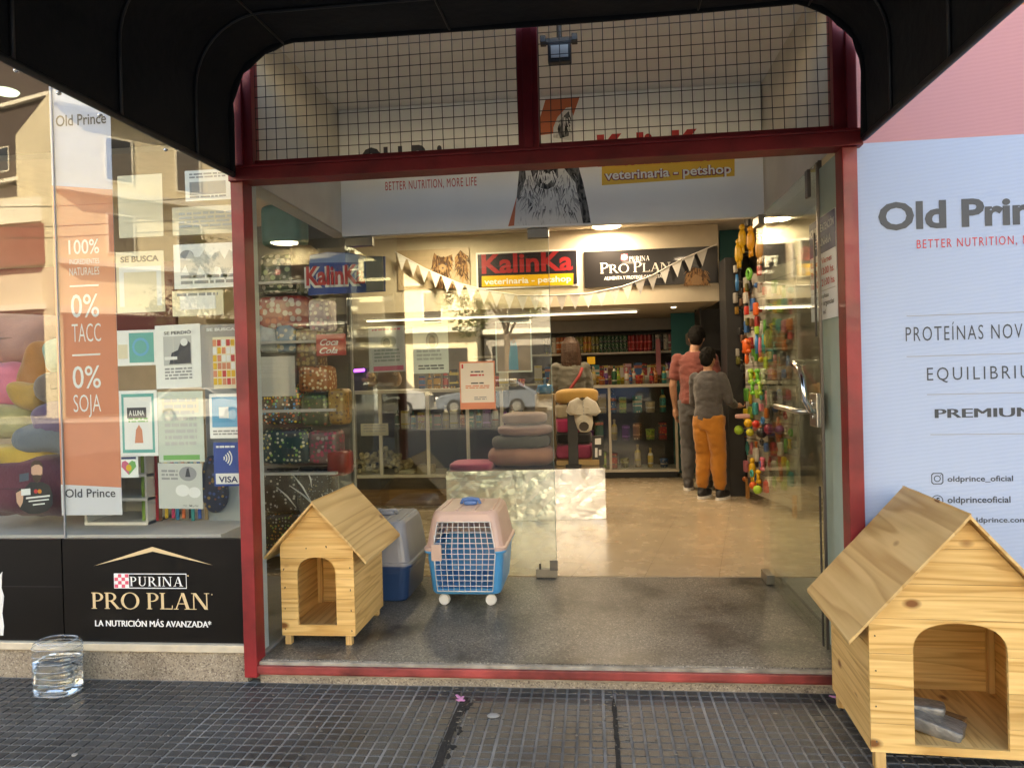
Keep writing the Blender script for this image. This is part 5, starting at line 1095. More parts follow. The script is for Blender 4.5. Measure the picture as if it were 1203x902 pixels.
CC = {'black': (.03, .03, .03), 'orange': (.45, .12, .02), 'red': (.34, .02, .02), 'white': (.55, .52, .46), 'olive': (.18, .17, .03), 'dark green': (.02, .09, .04), 'amber': (.42, .22, .03), 'pink': (.5, .16, .2), 'blue': (.03, .12, .32), 'cream': (.5, .42, .27), 'violet': (.14, .05, .22), 'lime': (.25, .4, .05), 'yellow': (.55, .38, .03), 'brown': (.16, .07, .03), 'teal': (.03, .26, .25)}
seq = ['black', 'black', 'white', 'orange', 'orange', 'red', 'white', 'black']+['olive']*2+['amber']*2+['olive']*2+['dark green']*7+['red']*6+['black', 'white', 'black', 'white', 'pink', 'white', 'black']
for i, c in enumerate(seq): put('food_can', CC[c], (-.60+i*.0535, 6.80+.02*(i % 2), 1.661), c+' stacked can on the upper wall shelf', 'can', 'cans on the upper wall shelf')
sq2 = ['white', 'black', 'blue', 'red', 'brown', 'white', 'orange', 'dark green', 'blue', 'white', 'black', 'teal', 'red', 'white', 'brown', 'amber', 'white', 'pink', 'black', 'blue', 'red', 'white', 'orange', 'brown', 'white', 'violet']
for i, c in enumerate(sq2): put('carton', CC[c], (-.72+i*.071, 6.85, 1.266), c+' carton on the lower wall shelf', 'carton', 'cartons on the lower wall shelf', 1.25+.35*rnd.random(), rnd.uniform(-.1, .1))
sq3 = [('bottle', 'white'), ('bottle', 'cream'), ('tub', 'amber'), ('tub', 'orange'), ('bottle', 'violet'), ('tub', 'pink'), ('bottle', 'dark green'), ('bottle', 'lime'), ('tub', 'yellow'), ('bottle', 'white'), ('bottle', 'blue'), ('bottle', 'white'), ('tub', 'red'), ('bottle', 'cream'), ('tub', 'white'), ('bottle', 'red'), ('bottle', 'orange'), ('tub', 'brown'), ('bottle', 'teal'), ('bottle', 'white')]
for i, (k, c) in enumerate(sq3):
    put(k, CC[c], (-.02+i*.05, 5.86+.10*(i % 3), 1.237), c+' '+k+' on the back counter top', k, 'bottles and tubs on the back counter', .85+.4*rnd.random())
for i in range(30):
    c = rnd.choice(list(CC)); k = rnd.choice(['carton', 'tub', 'bottle', 'carton']); z = (.559, .889, .212)[i % 3]
    put(k, CC[c], (-.5+(i//3)*.15+rnd.uniform(-.02, .02), 5.90+.08*rnd.random(), z), c+' '+k+' inside the back counter', k, 'products inside the back counter', 1.1+.4*rnd.random(), rnd.uniform(-.5, .5))
for i in range(16):
    c = rnd.choice(list(CC)); put('carton' if i % 2 else 'bottle', CC[c], (-2.0+i*.085, 4.2, .869), c+(' carton' if i % 2 else ' bottle')+' on the glass shelf of the long showcase', 'product', 'products inside the long showcase', .8+.4*rnd.random())
for i in range(13):
    c = rnd.choice(['red', 'black', 'white', 'blue', 'brown', 'amber', 'cream']); put(rnd.choice(['bottle', 'carton', 'tub']), CC[c], (-1.72+i*.085, 4.1+.1*rnd.random(), 1.263), c+' product standing on the long showcase counter', 'product', 'products on the long showcase counter', .8+.5*rnd.random())
p = at(774, 440, 6.6); tag(MB().box(p.x-.03, p.x+.03, 6.6, 6.61, p.z, at(774, 398, 6.6).z).build('price_strip', M('pink strip', (.5, .17, .2), .5)), 'tall pink strip hanging in front of the wall shelf', 'strip')
t = thing('price_tag', 'small yellow price card at the back counter', 'price card', at(694, 424, 5.85)); p, q = at(690, 428, 5.85), at(699, 419, 5.85); MB().box(p.x, q.x, 5.85, 5.853, p.z, q.z).build('card', YEL, t); MB().box((p.x+q.x)/2-.003, (p.x+q.x)/2+.003, 5.853, 5.856, 1.237, q.z).build('stick', DARKM, t)
# teal panel and dark racks
p, q = at(789, 420, 6.2), at(815, 366, 6.2)
t = thing('teal_partition', 'teal partition with a pale dog head at the back of the shop', 'panel', p); MB().box(p.x, q.x+.25, 6.2, 6.22, .104, SZ-.005).build('board', M('teal board', (.02, .16, .165), .6), t)
flatp(t, 'dog_print', M('pale print', (.36, .30, .25), .6), [[(805, 393), (811, 388), (817, 391), (818, 402), (812, 408), (806, 404)]], 6.2); flatp(t, 'white_print', WHITE, [[(812, 384), (814, 384), (814, 398), (811, 400)], [(810, 408), (814, 406), (813, 412), (809, 413)]], 6.2, .002)
t = thing('dark_rack', 'tall black shelf rack between the teal panel and the pegboard', 'shelf rack', (1.5, 5.4, .104)); g = MB()
for z in (.2, .55, .9, 1.25, 1.6): MB().box(1.25, 1.95, 5.3, 5.7, z, z+.02).build('shelf', DARKM, t)
MB().box(1.24, 1.26, 5.3, 5.7, .104, 2.08).build('side_panel', DARKM, t); MB().box(1.24, 2.15, 5.702, 5.72, .104, 2.1).build('back_panel', DARKM, t)
for i in range(18):
    c = rnd.choice(['black', 'brown', 'violet', 'blue', 'red', 'dark green']); put(rnd.choice(['carton', 'tub', 'bottle']), CC[c], (1.32+(i//3)*.1, 5.42, (.221, .571, .921)[i % 3]+(.35 if i > 9 else 0)), c+' product on the tall black rack', 'product', 'products on the tall black rack', 1.1+.3*rnd.random())
p, q = at(846, 312, 5.2), at(872, 286, 5.2); tag(MB().box(p.x, q.x, 5.2, 5.22, p.z, 2.93).build('teal_header', M('teal header', (.015, .12, .125), .6)), 'teal header board above the black rack', 'board')

# ---------------------------------------------------------------- foil covered display with beds
def foil(name):
    m = M(name, (.84, .84, .83), .27, 1.); nt = m.node_tree; N, L = nt.nodes.new, nt.links.new; tc = N('ShaderNodeTexCoord'); mp = N('ShaderNodeMapping'); mp.inputs['Rotation'].default_value = (0, R(38), 0); mp.inputs['Scale'].default_value = (1.2, 2, 4); L(tc.outputs['Object'], mp.inputs[0])
    n = N('ShaderNodeTexNoise'); n.inputs['Scale'].default_value = 1; n.inputs['Detail'].default_value = 4; n.inputs['Distortion'].default_value = 1.2; L(mp.outputs[0], n.inputs[0]); v = N('ShaderNodeTexVoronoi'); v.feature = 'DISTANCE_TO_EDGE'; v.inputs['Scale'].default_value = 5; L(tc.outputs['Object'], v.inputs[0])
    ad = N('ShaderNodeMath'); L(n.outputs['Fac'], ad.inputs[0]); m2 = N('ShaderNodeMath'); m2.operation = 'MULTIPLY'; m2.inputs[1].default_value = .12; L(v.outputs[0], m2.inputs[0]); L(m2.outputs[0], ad.inputs[1])
    bp = N('ShaderNodeBump'); bp.inputs['Strength'].default_value = .35; bp.inputs['Distance'].default_value = .02; L(ad.outputs[0], bp.inputs['Height']); L(bp.outputs[0], nt.nodes['Principled BSDF'].inputs['Normal']); return m
t = thing('foil_display', 'low display plinth wrapped in crinkled silver foil', 'display stand', (-.5, 3.2, .104)); FO = foil('silver foil')
rz = R(5); q = Matrix.Rotation(rz, 3, 'Z'); fb = Vector((-1.28, 3.10, .106))
def fq(x, y, z): return fb+q @ Vector((x, y, z))
for a, b in ((0, .60), (.602, 1.385)):
    g = MB(); n1, n2 = 64, 36
    def wob(x, y, z): wx, wz = x+.05*noise.noise(Vector((x*5, z*5, a))), z+.05*noise.noise(Vector((x*5, z*5, 7+a))); v1 = noise.voronoi(Vector((wx*8-wz*7, (wz+wx)*3.4, a*5)))[0]; v2 = noise.voronoi(Vector((wx*22+wz*8, wz*18, 3)))[0]; d = .008*v1[0]+.0025*v2[0]; return fq(x, y+d, z)
    fr_ = [[wob(a+(b-a)*i/n1, 0, .44*j/n2) for j in range(n2+1)] for i in range(n1+1)]
    for i in range(n1):
        for j in range(n2): g.quad(fr_[i][j], fr_[i+1][j], fr_[i+1][j+1], fr_[i][j+1])
    for j in range(n2):
        g.quad(fr_[n1][j], fq(b, .6, .44*j/n2), fq(b, .6, .44*(j+1)/n2), fr_[n1][j+1]); g.quad(fr_[0][j], fr_[0][j+1], fq(a, .6, .44*(j+1)/n2), fq(a, .6, .44*j/n2))
    for i in range(n1): g.quad(fr_[i][n2], fr_[i+1][n2], fq(a+(b-a)*(i+1)/n1, .6, .44), fq(a+(b-a)*i/n1, .6, .44))
    g.quad(fq(a, .6, 0), fq(a, .6, .44), fq(b, .6, .44), fq(b, .6, 0)); g.build('foil_wrap', FO, t)
GP = 'pet beds stacked on the foil display'
petbed('dusty pink ring bed at the bottom of the foil display stack', (571, 526, 651, 549), 3.30, .42, fabric('pink plush', (.40, .21, .17)), fabric('dark plush', (.1, .09, .09)), GP, 1)
petbed('grey ring bed in the middle of the foil display stack', (575, 513, 645, 528), 3.32, .38, fabric('grey plush', (.10, .10, .095)), fabric('grey plush light', (.16, .15, .15)), GP, 2)
soft('pet_bed', 'mauve cushion bed on top of the foil display stack', 'pet bed', (583, 499, 646, 514), 3.34, .36, fabric('mauve plush', (.33, .22, .23)), GP, .6, .1, 3)
soft('pet_bed', 'greyish pink cushion above the mauve bed', 'pet bed', (588, 484, 642, 500), 3.36, .32, fabric('grey pink plush', (.24, .16, .15)), GP, .6, .12, 4)
soft('cushion', 'flat magenta cushion on the end of the foil display', 'cushion', (526, 544, 577, 554), 3.22, .4, fabric('magenta plush', (.38, .07, .15)), None, .4, .05, 5)
c, r = pbox((629, 463, 651, 494), 3.70, .25); t = thing('cardboard_box', 'upright cardboard box carrying a blue bowl', 'box', c); MB().box(c.x-r[0], c.x+r[0], 3.68, 3.93, .56, c.z+r[2]).build('carton', M('cardboard', (.34, .25, .13), .8, var=.08), t, bevel=.003)
zt = c.z+r[2]; t = thing('food_bowl', 'glossy blue bowl on the upright cardboard box', 'bowl', (c.x, 3.8, zt)); MB().lathe([(.02, 0), (.06, .001), (.085, .03), (.075, .075), (.07, .09), (.062, .088), (.066, .07), (.07, .03), (.01, .008)], (c.x, 3.8, zt+.001), 20).build('bowl', M('blue ceramic', (.03, .18, .42), .15, coat=.5), t, smooth=True); MB().lathe([(.012, 0), (.012, .05), (.02, .07)], (c.x, 3.8, zt+.09), 10).build('spout', M('clear blue', (.2, .3, .4), .2), t, smooth=True)
for lab, px_, y, col, e in (('rolled mustard yellow blanket on top of the fabric stack', (651, 456, 703, 476), 3.50, (.42, .25, .07), .55), ('cream folded blanket below the yellow roll', (652, 475, 692, 492), 3.50, (.40, .34, .24), .3), ('magenta folded blanket in the fabric stack', (653, 491, 693, 509), 3.50, (.40, .03, .11), .3), ('black folded blanket between the pink ones', (653, 509, 695, 522), 3.50, (.012, .012, .014), .3), ('dark pink folded blanket low in the fabric stack', (653, 522, 696, 540), 3.50, (.36, .06, .13), .3)):
    soft('blanket', lab, 'blanket', px_, y, .3, fabric(lab[:9], col), 'blankets stacked on the foil display', e, .06, len(lab))
c, r = pbox((654, 540, 704, 549), 3.42, .35); tag(MB().box(c.x-r[0], c.x+r[0], 3.42, 3.77, .55, c.z+r[2]).build('wooden_block', M('light wood', (.42, .27, .11), .5)), 'light wooden block under the fabric stack', 'block')
c, r = pbox((696, 512, 709, 540), 3.44, .1); t = thing('panda_box', 'small black and white picture box beside the fabric stack', 'box', c); MB().box(c.x-r[0], c.x+r[0], 3.44, 3.5, .548, c.z+r[2]).build('carton', M('black carton', (.02, .02, .02), .5), t); flatp(t, 'print', WHITE, [[(699, 515), (706, 514.5), (706, 522), (699, 522)], [(699, 526), (702, 526), (702, 537), (699, 537)], [(703.5, 528), (706.5, 528), (706.5, 535), (703.5, 535)]], 3.44)
# puppy shirt on a stand
t = thing('shirt_stand', 'black stand dressed with a small white dog shirt', 'stand', at(674, 546, 3.38)); p = at(674, 548, 3.38); zt = at(674, 470, 3.38).z
g = MB(); g.box(p.x-.045, p.x+.045, 3.36, 3.40, .56, zt-.02); g.build('post', DARKM, t, bevel=.004); MB().box(p.x-.07, p.x+.07, 3.33, 3.43, .548, .561).build('foot', DARKM, t)
poly = [(678, 467), (684, 468.5), (690, 466), (700.5, 472), (706, 483), (699.7, 488.4), (695.5, 484.4), (697, 497), (695, 505), (690, 508), (682, 508), (678, 503), (675.5, 495), (674, 486.5), (670, 487.5), (664.6, 483), (669, 471.5)]
t2 = thing('dog_shirt', 'small white dog shirt hanging on the black stand', 'shirt', at(685, 508, 3.33)); ws = M('white jersey', (.58, .55, .48), .9, var=.1, vs=14, bump=.5, bs=40)
g = MB(); pp = [at(a, b, 3.33) for a, b in poly]; cc = sum(pp, Vector())/len(pp); rings = []
for k, (f, dy) in enumerate(((.02, -.022), (.6, -.022), (.86, -.018), (.97, -.008), (1, .004), (.95, .016), (.05, .022))): rings.append([cc+(v-cc)*f+Vector((0, dy, 0)) for v in pp])
g.loft(rings); g.build('jersey', ws, t2, smooth=True); DL = M('opening shade', (.07, .06, .05), .9)
flatp(t2, 'leg_opening_shade', DL, [[(680.5, 503), (680.5, 499.5), (682.5, 496.5), (686, 495.4), (689.5, 496.5), (691.8, 499.5), (691.5, 503), (689, 505.8), (686, 506.6), (683, 505.8)]], 3.307, .001); flatp(t2, 'neck_opening_shade', DL, [[(679.5, 468.2), (684, 470.6), (688.6, 467.6), (684, 466.8)]], 3.309, .001)  # dark flats stand in for the shade inside the leg and neck openings
g = MB(); [g.tube([at(a, b, 3.302) for a, b in sg], .004, 6) for sg in (((664.8, 483), (670, 487.4)), ((706, 483), (699.9, 488.2)), ((680, 503.5), (680, 499), (682.5, 495.8), (686, 494.7), (690, 496), (692.4, 499.5), (692, 503.5), (689, 506.4), (686, 507.2), (682.5, 506.4), (680, 503.5)), ((679, 468), (684, 471), (689, 467.4)))]; g.build('hem', ws, t2, smooth=True)
flatp(t2, 'placket', LGREY, [[(684.6, 471), (685.6, 471), (686.6, 491), (685.6, 491)]], 3.307, .001); g = MB(); [g.sup(at(685.2+.25*k, 474+4.2*k, 3.304), (.005, .003, .005), 1, 1, 8, 6) for k in range(4)]; g.build('button', GREYI, t2, smooth=True); g = MB(); [g.tube([at(a, b, 3.3045), at(c, d, 3.303), at(e, f, 3.3045)], [.001, .004, .001], 5) for a, b, c, d, e, f in ((674, 486, 677, 481, 680, 478), (695, 484, 692, 480, 689, 478), (677, 497, 681, 493, 684, 492), (696, 495, 692, 492, 689, 491))]; g.build('fold', ws, t2, smooth=True)

# ---------------------------------------------------------------- toy pegboard
A0, B0 = Vector((1.72, 3.20, .16)), Vector((1.53, 4.30, .16)); dv = (B0-A0).normalized(); PN = Vector((-dv.y*1, dv.x, 0)); PN = PN if PN.x < 0 else -PN
t = thing('toy_pegboard', 'white pegboard hung with colourful pet toys', 'pegboard', (1.55, 3.8, .104)); pbm = M('pegboard white', (.40, .37, .31), .5); pq = Matrix((dv, PN, Vector((0, 0, 1)))).transposed(); LN = (B0-A0).length
for k in range(4): MB().obox((A0+B0)/2+Vector((0, 0, .27+k*.53)), (LN, .02, .522), pq).build('panel', pbm, t)
g = MB()
for k in range(16):
    z = .25+k*.128
    if abs((z-.16) % .53) > .03: g.obox((A0+B0)/2+Vector((0, 0, z-.16))+PN*.0105, (LN*.99, .001, .008), pq)
g.build('slot', M('slot shade', (.18, .17, .15), .8), t)
for s in (0.04, LN-.04): MB().obox(A0+dv*s+Vector((0, 0, -.01))+PN*.03, (.03, .03, .29), pq).build('leg', M('orange wood', (.42, .20, .06), .5), t)
tag(MB().box(1.36, 1.515, 4.36, 4.72, .106, 2.5).build('black_column', DARKM, bevel=.004), 'black column at the end of the toy pegboard', 'column')
def pp(px, py, off=.05): return atn(px, py, A0+PN*off, PN)
def hook(p): return MB().tube([p-PN*.0, p-PN*(.0)+PN*.001], .003)
def toy(label, kind, px, py, col, s=1., off=.05, cat='toy', rz=0.):
    p = pp(px, py, off); name = {'ball': 'toy_ball', 'ring': 'toy_ring', 'bone': 'toy_bone', 'duck': 'toy_duck', 'pack': 'toy_pack', 'rope': 'rope_toy', 'stick': 'toy_stick', 'turtle': 'toy_turtle'}[kind]
    t = thing(name, label, cat, p, group='toys hung on the pegboard'); mt = M(name+' %d' % px+str(py), col, .4, var=.12, vs=20); tq_ = pq.to_euler()
    g = MB(); 
    if kind == 'ball': g.sup(p, (.045*s,)*3, 1, 1, 18, 12)
    elif kind == 'ring':
        u, v = dv, Vector((0, 0, 1)); pts = [p+(u*math.cos(a)+v*math.sin(a))*.045*s for a in [2*PI*i/18 for i in range(19)]]; g.tube(pts, .016*s, 8, False)
    elif kind == 'bone':
        g.tube([p+Vector((0, 0, .045*s)), p-Vector((0, 0, .045*s))], .018*s, 8); [g.sup(p+Vector((0, 0, .05*s*a))+dv*.018*s*b, (.022*s,)*3, 1, 1, 10, 8) for a in (-1, 1) for b in (-1, 1)]
    elif kind == 'duck':
        g.sup(p, (.04*s, .035*s, .085*s), .8, .9, 14, 10, .15, px, tq_); g.sup(p+Vector((0, 0, .10*s)), (.028*s, .028*s, .03*s), 1, 1, 12, 8); [g.tube([p-Vector((0, 0, .07*s))+dv*.02*b*s, p-Vector((0, 0, .14*s))+dv*.03*b*s], [.012*s, .010*s], 6) for b in (-1, 1)]
    elif kind == 'pack': g.sup(p, (.05*s, .016, .075*s), .25, .3, 18, 8, .06, px, tq_)
    elif kind == 'rope': g.tube([p+Vector((.0, 0, .32*s)), p+Vector((0, 0, .16*s))+dv*.015, p, p+Vector((0, 0, -.16*s))-dv*.02, p+Vector((0, 0, -.30*s))-dv*.05], [.012, .02, .014, .02, .015], 8); g.sup(p, (.028,)*3, 1, 1, 10, 8)
    elif kind == 'stick': g.tube([p+Vector((0, 0, .1*s)), p, p-Vector((0, 0, .1*s))], [.012, .018, .014], 8)
    elif kind == 'turtle':
        g.sup(p, (.055*s, .035*s, .075*s), .9, .9, 16, 10, .05, 2, tq_); g.sup(p-Vector((0, 0, .12*s)), (.02*s, .02*s, .05*s), .8, .8, 10, 8); [g.sup(p+dv*.055*s*a+Vector((0, 0, .045*s*b)), (.025*s, .015, .02*s), .9, .9, 10, 6) for a in (-1, 1) for b in (-1, 1)]
    g.build('body', mt, t, smooth=True)
    MB().tube([p-PN*(off-.012), p+Vector((0, 0, .02))], .0025, 5).build('hook', STEEL, t)
    return t
YC, OC, GC, LC, PC, BC, KC, RC, TC = (.62, .36, .02), (.62, .10, .015), (.12, .42, .05), (.32, .55, .06), (.6, .13, .2), (.03, .2, .48), (.015, .015, .016), (.5, .03, .02), (.03, .32, .30)
for a in (('yellow squeaky duck hanging highest beside the black cap', 'duck', 872, 280, YC, 1.05, .10), ('amber squeaky duck next to the highest yellow one', 'duck', 882, 283, (.58, .27, .02), 1.05, .13), ('yellow squeaky duck lower than its neighbours', 'duck', 868, 297, YC, 1.05, .12), ('dark amber squeaky duck nearest the glass', 'duck', 892, 292, (.45, .20, .02), 1.0, .12),
          ('bright green ring toy below the ducks', 'ring', 880, 322, GC, 1.0, .10), ('black pack hanging above the ducks', 'pack', 878, 258, KC, .9, .08), ('red toy pack beside the green ring', 'pack', 892, 318, RC, .6, .08), ('white toy pack left of the green ring', 'pack', 864, 316, (.5, .48, .42), .5, .08),
          ('blue stick toy hanging by the black rack', 'stick', 866, 332, BC, .8, .1), ('clear grey toy pack above the orange packs', 'pack', 864, 350, (.3, .28, .25), .7, .08), ('white clear toy pack beside the grey one', 'pack', 876, 350, (.45, .43, .38), .7, .08), ('red orange toy pack', 'pack', 877, 365, RC, .55, .1), ('orange toy pack larger than the red one', 'pack', 888, 363, OC, .8, .1),
          ('orange rubber turtle toy', 'turtle', 877, 407, OC, 1., .12), ('blue stick toy in the crowded row', 'stick', 889, 404, BC, .9, .06), ('pink stick toy in the crowded row', 'stick', 893, 408, PC, .9, .07), ('green toy pack above the crowded row', 'pack', 889, 388, LC, .5, .06), ('teal stick toy in the crowded row', 'stick', 897, 404, TC, .9, .06),
          ('green bone toy in the middle of the board', 'bone', 882, 442, LC, 1., .08), ('lime bone toy beside the green one', 'bone', 890, 442, GC, 1., .07), ('white green bone toy nearest the glass', 'bone', 897, 442, (.4, .5, .3), 1., .06), ('lower green bone toy', 'bone', 884, 456, GC, .9, .08), ('lower lime bone toy', 'bone', 893, 456, LC, .9, .07),
          ('lime green ball at the child hand', 'ball', 868, 505, LC, 1., .16), ('yellow ball beside the lime green one', 'ball', 879, 497, YC, .9, .12), ('yellow green ball below the yellow ball', 'ball', 881, 508, (.45, .45, .04), .8, .12), ('red ball between yellow and black', 'ball', 888, 498, RC, .8, .10), ('black ball in the row of balls', 'ball', 895, 508, KC, 1.1, .09), ('blue ring above the black ball', 'ring', 896, 494, BC, .6, .09), ('dark red ball behind the glass', 'ball', 904, 504, (.25, .02, .05), 1.1, .06), ('violet ball behind the glass', 'ball', 916, 505, (.15, .06, .25), .9, .05),
          ('yellow duck low on the board', 'duck', 884, 552, YC, .9, .10), ('pink bone toy low on the board', 'bone', 896, 545, PC, .9, .08), ('teal ring low on the board', 'ring', 883, 556, TC, .6, .14), ('orange ball low on the board', 'ball', 885, 570, OC, .8, .12), ('lime ball lowest on the board', 'ball', 890, 575, LC, .9, .13), ('white toy pack low on the board', 'pack', 888, 534, (.5, .48, .42), .9, .05), ('yellow bone toy low beside the pink one', 'bone', 891, 560, YC, .9, .10),
          ('red toy pack low behind the glass', 'pack', 900, 572, RC, .7, .06), ('orange rope toy hanging behind the glass', 'rope', 915, 528, (.5, .14, .05), .9, .05), ('grey toy pack behind the glass', 'pack', 918, 470, (.3, .3, .3), 1.1, .04), ('pale toy pack behind the glass', 'pack', 905, 468, (.45, .43, .36), 1., .05), ('olive toy pack high behind the glass', 'pack', 903, 398, (.25, .27, .05), 1.1, .05), ('brown toy pack high behind the glass', 'pack', 918, 400, (.22, .12, .06), 1.1, .05)): toy(*a[:5], s=a[5], off=a[6])
t = thing('price_tag', 'small red price card on the pegboard behind the glass', 'price card', pp(945, 390, .03)); p = pp(928, 394, .03); MB().obox(p, (.09, .002, .06), pq).build('card', REDI, t)

kinds = ['pack', 'pack', 'bone', 'pack', 'ball', 'stick', 'pack', 'duck', 'pack', 'ring']; nm = {'pack': 'toy pack', 'bone': 'bone toy', 'ball': 'ball', 'stick': 'stick toy', 'duck': 'animal toy', 'ring': 'ring toy'}
for i in range(120):
    c = ('orange', 'lime', 'white', 'blue', 'pink', 'yellow', 'red', 'black', 'teal', 'green', 'brown')[(i*7) % 11]; k = kinds[(i*3+i//10) % 10]; row = i % 12; u = (i//12+.5+rnd.uniform(-.3, .3))/10
    px_ = 874+56*u; py_ = 340+row*20.5+rnd.uniform(-5, 5)
    toy('small '+c+' '+nm[k]+' in the crowded rows of the pegboard', k, px_, py_, CC.get(c, (.10, .36, .06)), {'duck': .5, 'bone': .6, 'ball': .6, 'ring': .6, 'stick': .6}.get(k, .5+.35*rnd.random()), .03+.03*rnd.random())
for i in range(12):
    c = ('olive', 'black', 'brown', 'amber', 'white')[i % 5]; toy('dull '+c+' toy pack hanging above the black rack edge', 'pack', rnd.uniform(858, 882), 335+i*9+rnd.uniform(-3, 3), tuple(x*.6 for x in CC[c]), .5, .06)

# ---------------------------------------------------------------- people
def remesh(mb, name, mat, parent, vox=.010, it=6, wr=0., ws=14., seed=0.):
    o = mb.build(name, mat, None, smooth=True, mods=[('REMESH', dict(mode='VOXEL', voxel_size=vox)), ('SMOOTH', dict(iterations=it, factor=.5))])
    if wr:
        o.data.update(); ns = [v.normal.copy() for v in o.data.vertices]
        for v, n in zip(o.data.vertices, ns): v.co += n*wr*(1.3*noise.noise(Vector((v.co.x*ws, v.co.y*ws, v.co.z*ws*1.6+seed)))+.9*abs(noise.noise(Vector((v.co.x*ws*1.5+v.co.z*ws, v.co.y*ws*1.4, v.co.z*ws*2.2+seed)))))
    o.data.shade_smooth(); par(o, parent, True); return o
def hand(g, w, fd, out, s):        # w wrist, fd finger direction, out = side the thumb leaves from
    w, fd, out = Vector(w), Vector(fd).normalized(), Vector(out).normalized(); nrm = fd.cross(out).normalized()
    g.tube([w, w+fd*.035*s, w+fd*.085*s], [.026*s, .034*s, .036*s], 8); g.obox(w+fd*.06*s, (.076*s, .07*s, .026*s), Matrix((out, fd, nrm)).transposed())
    for k, l in enumerate((.068, .078, .074, .058)):
        b = w+fd*.09*s+out*(.03-.02*k)*s; g.tube([b, b+(fd*.5-nrm*.06*0)*l*s, b+(fd*.95+nrm*.35)*l*s], [.0092*s, .0088*s, .0078*s], 7)
    b = w+fd*.03*s+out*.03*s; g.tube([b, b+(out*.03+fd*.025)*s, b+(out*.038+fd*.06)*s], [.012*s, .011*s, .009*s], 7)
def person(label, loc, rz, H, arms, tilt, top, legs, hair, shoe, sleeve, hem, long_hair=False, stance=.10, lean=0., hood=False, sole=None, baggy=0.):
    t = thing('person', label, 'person', loc, rz, 'people inside the shop'); s = H/1.75; S = lambda x, y, z: Vector((x*s, y*s, z*s))
    def tz(z): return lean*max(z-.9, 0)
    def el(z, rx, ry, cy=0., n=20): return [S(rx*math.cos(2*PI*i/n), cy+tz(z)+ry*math.sin(2*PI*i/n), z) for i in range(n)]
    hc = S(*tilt, 1.625)+Vector((0, tz(1.5)*s, 0)); nk = S(0, tz(1.47)+.0, 1.47)
    hips = [(-1, S(-.085, 0, .90), S(-.095, .025, .49), S(-stance, .0, .085)), (1, S(.085, 0, .90), S(.095, .03, .49), S(stance, .04, .085))]
    g = MB(); g.loft([el(.84, .13, .095), el(.93, .155, .105), el(1.08, .135, .095), el(1.25, .155, .105), el(1.38, .165, .10), el(1.44, .11, .075), el(1.475, .055, .05)])
    g.tube([nk-S(0, 0, .04), nk+S(0, .005, .04), hc-S(0, .01, .03)], [.056*s, .05*s, .05*s], 12)
    hr = Matrix.Rotation(-.35 if tilt[1] > .03 else -.1, 3, 'X')
    hd = [hc+hr @ S(*v) for v in ()]
    g.sup(hc, (.073*s, .092*s, .112*s), .95, .95, 20, 14); g.sup(hc+hr @ S(0, .03, -.06), (.052*s, .055*s, .05*s), .9, .9, 14, 10)
    g.tube([hc+hr @ S(0, .085, .01), hc+hr @ S(0, .108, -.022), hc+hr @ S(0, .09, -.03)], [.009*s, .015*s, .012*s], 8)
    for a in (-1, 1): g.sup(hc+hr @ S(a*.076, -.003, -.012), (.010*s, .02*s, .03*s), .9, .9, 10, 8); g.tube([hc+hr @ S(a*.012, .088, -.062), hc+hr @ S(a*.003, .092, -.062)], .008*s, 6)
    for sd, h, k, a in hips:
        g.tube([h+S(0, 0, .04), h-S(0, 0, .12), k+S(0, 0, .06), k-S(0, .01, .08), a], [.085*s, .082*s, .058*s, .056*s, .036*s], 12); g.sup(a+S(0, .06, -.05), (.042*s, .12*s, .036*s), .8, .8, 12, 8)
    for sh, eb, wr, fd, out in arms:
        sh, eb, wr = S(*sh), S(*eb), S(*wr); g.tube([sh+(Vector((0, 0, 0))), sh.lerp(eb, .5), eb, eb.lerp(wr, .35), wr], [.050*s, .045*s, .038*s, .040*s, .025*s], 12); g.sup(sh, (.055*s, .052*s, .055*s), 1, 1, 12, 8); hand(g, wr, fd, out, s)
    body = remesh(g, 'body', SKIN, t, .0075, 3)
    # trousers
    g = MB(); b = baggy; g.loft([el(.80, .15, .12), el(.92, .172+b*.3, .125+b*.3), el(1.02, .15, .112)])
    for sd, h, k, a in hips: g.tube([h+S(0, 0, .06), h-S(0, 0, .14), k+S(0, .005, .03), k-S(0, .012, .15), a+S(0, -.004, .09), a+S(0, .002, .03)], [(.10+b)*s, (.095+b)*s, (.078+b)*s, (.076+b)*s, (.062+b*.7)*s, (.052 if b else .064)*s], 14)
    remesh(g, 'trousers', legs, t, .011, 6, .008*s, 13, 2)
    # top
    g = MB(); g.loft([el(hem, .172+b*.2, .128), el(hem+.03, .178+b*.2, .132), el(1.10, .158, .122), el(1.27, .178, .125), el(1.385, .178, .112), el(1.445, .115, .085), el(1.475, .072, .066)])
    for sh, eb, wr, fd, out in arms:
        sh, eb, wr = S(*sh), S(*eb), S(*wr); 
        if sleeve == 'short': g.tube([sh+S(0, 0, -.004), sh.lerp(eb, .45), sh.lerp(eb, .78)], [.058*s, .060*s, .062*s], 12)
        else: g.tube([sh+S(0, 0, -.004), sh.lerp(eb, .5), eb, eb.lerp(wr, .5), eb.lerp(wr, .93)], [.058*s, .058*s, .054*s, .050*s, .040*s], 12)
        g.sup(sh+S(-.006 if sh.x > 0 else .006, 0, -.002), (.066*s, .064*s, .064*s), 1, 1, 12, 8)
    if hood: g.ring(S(0, tz(1.45)-.035, 1.455), .05*s, .045*s, .036*s, 20, 8); g.sup(S(0, tz(1.42)-.10, 1.40), (.09*s, .04*s, .08*s), .9, .9, 14, 10)
    remesh(g, 'shirt' if sleeve == 'short' else 'sweatshirt', top, t, .010, 5, .008*s, 12, 5)
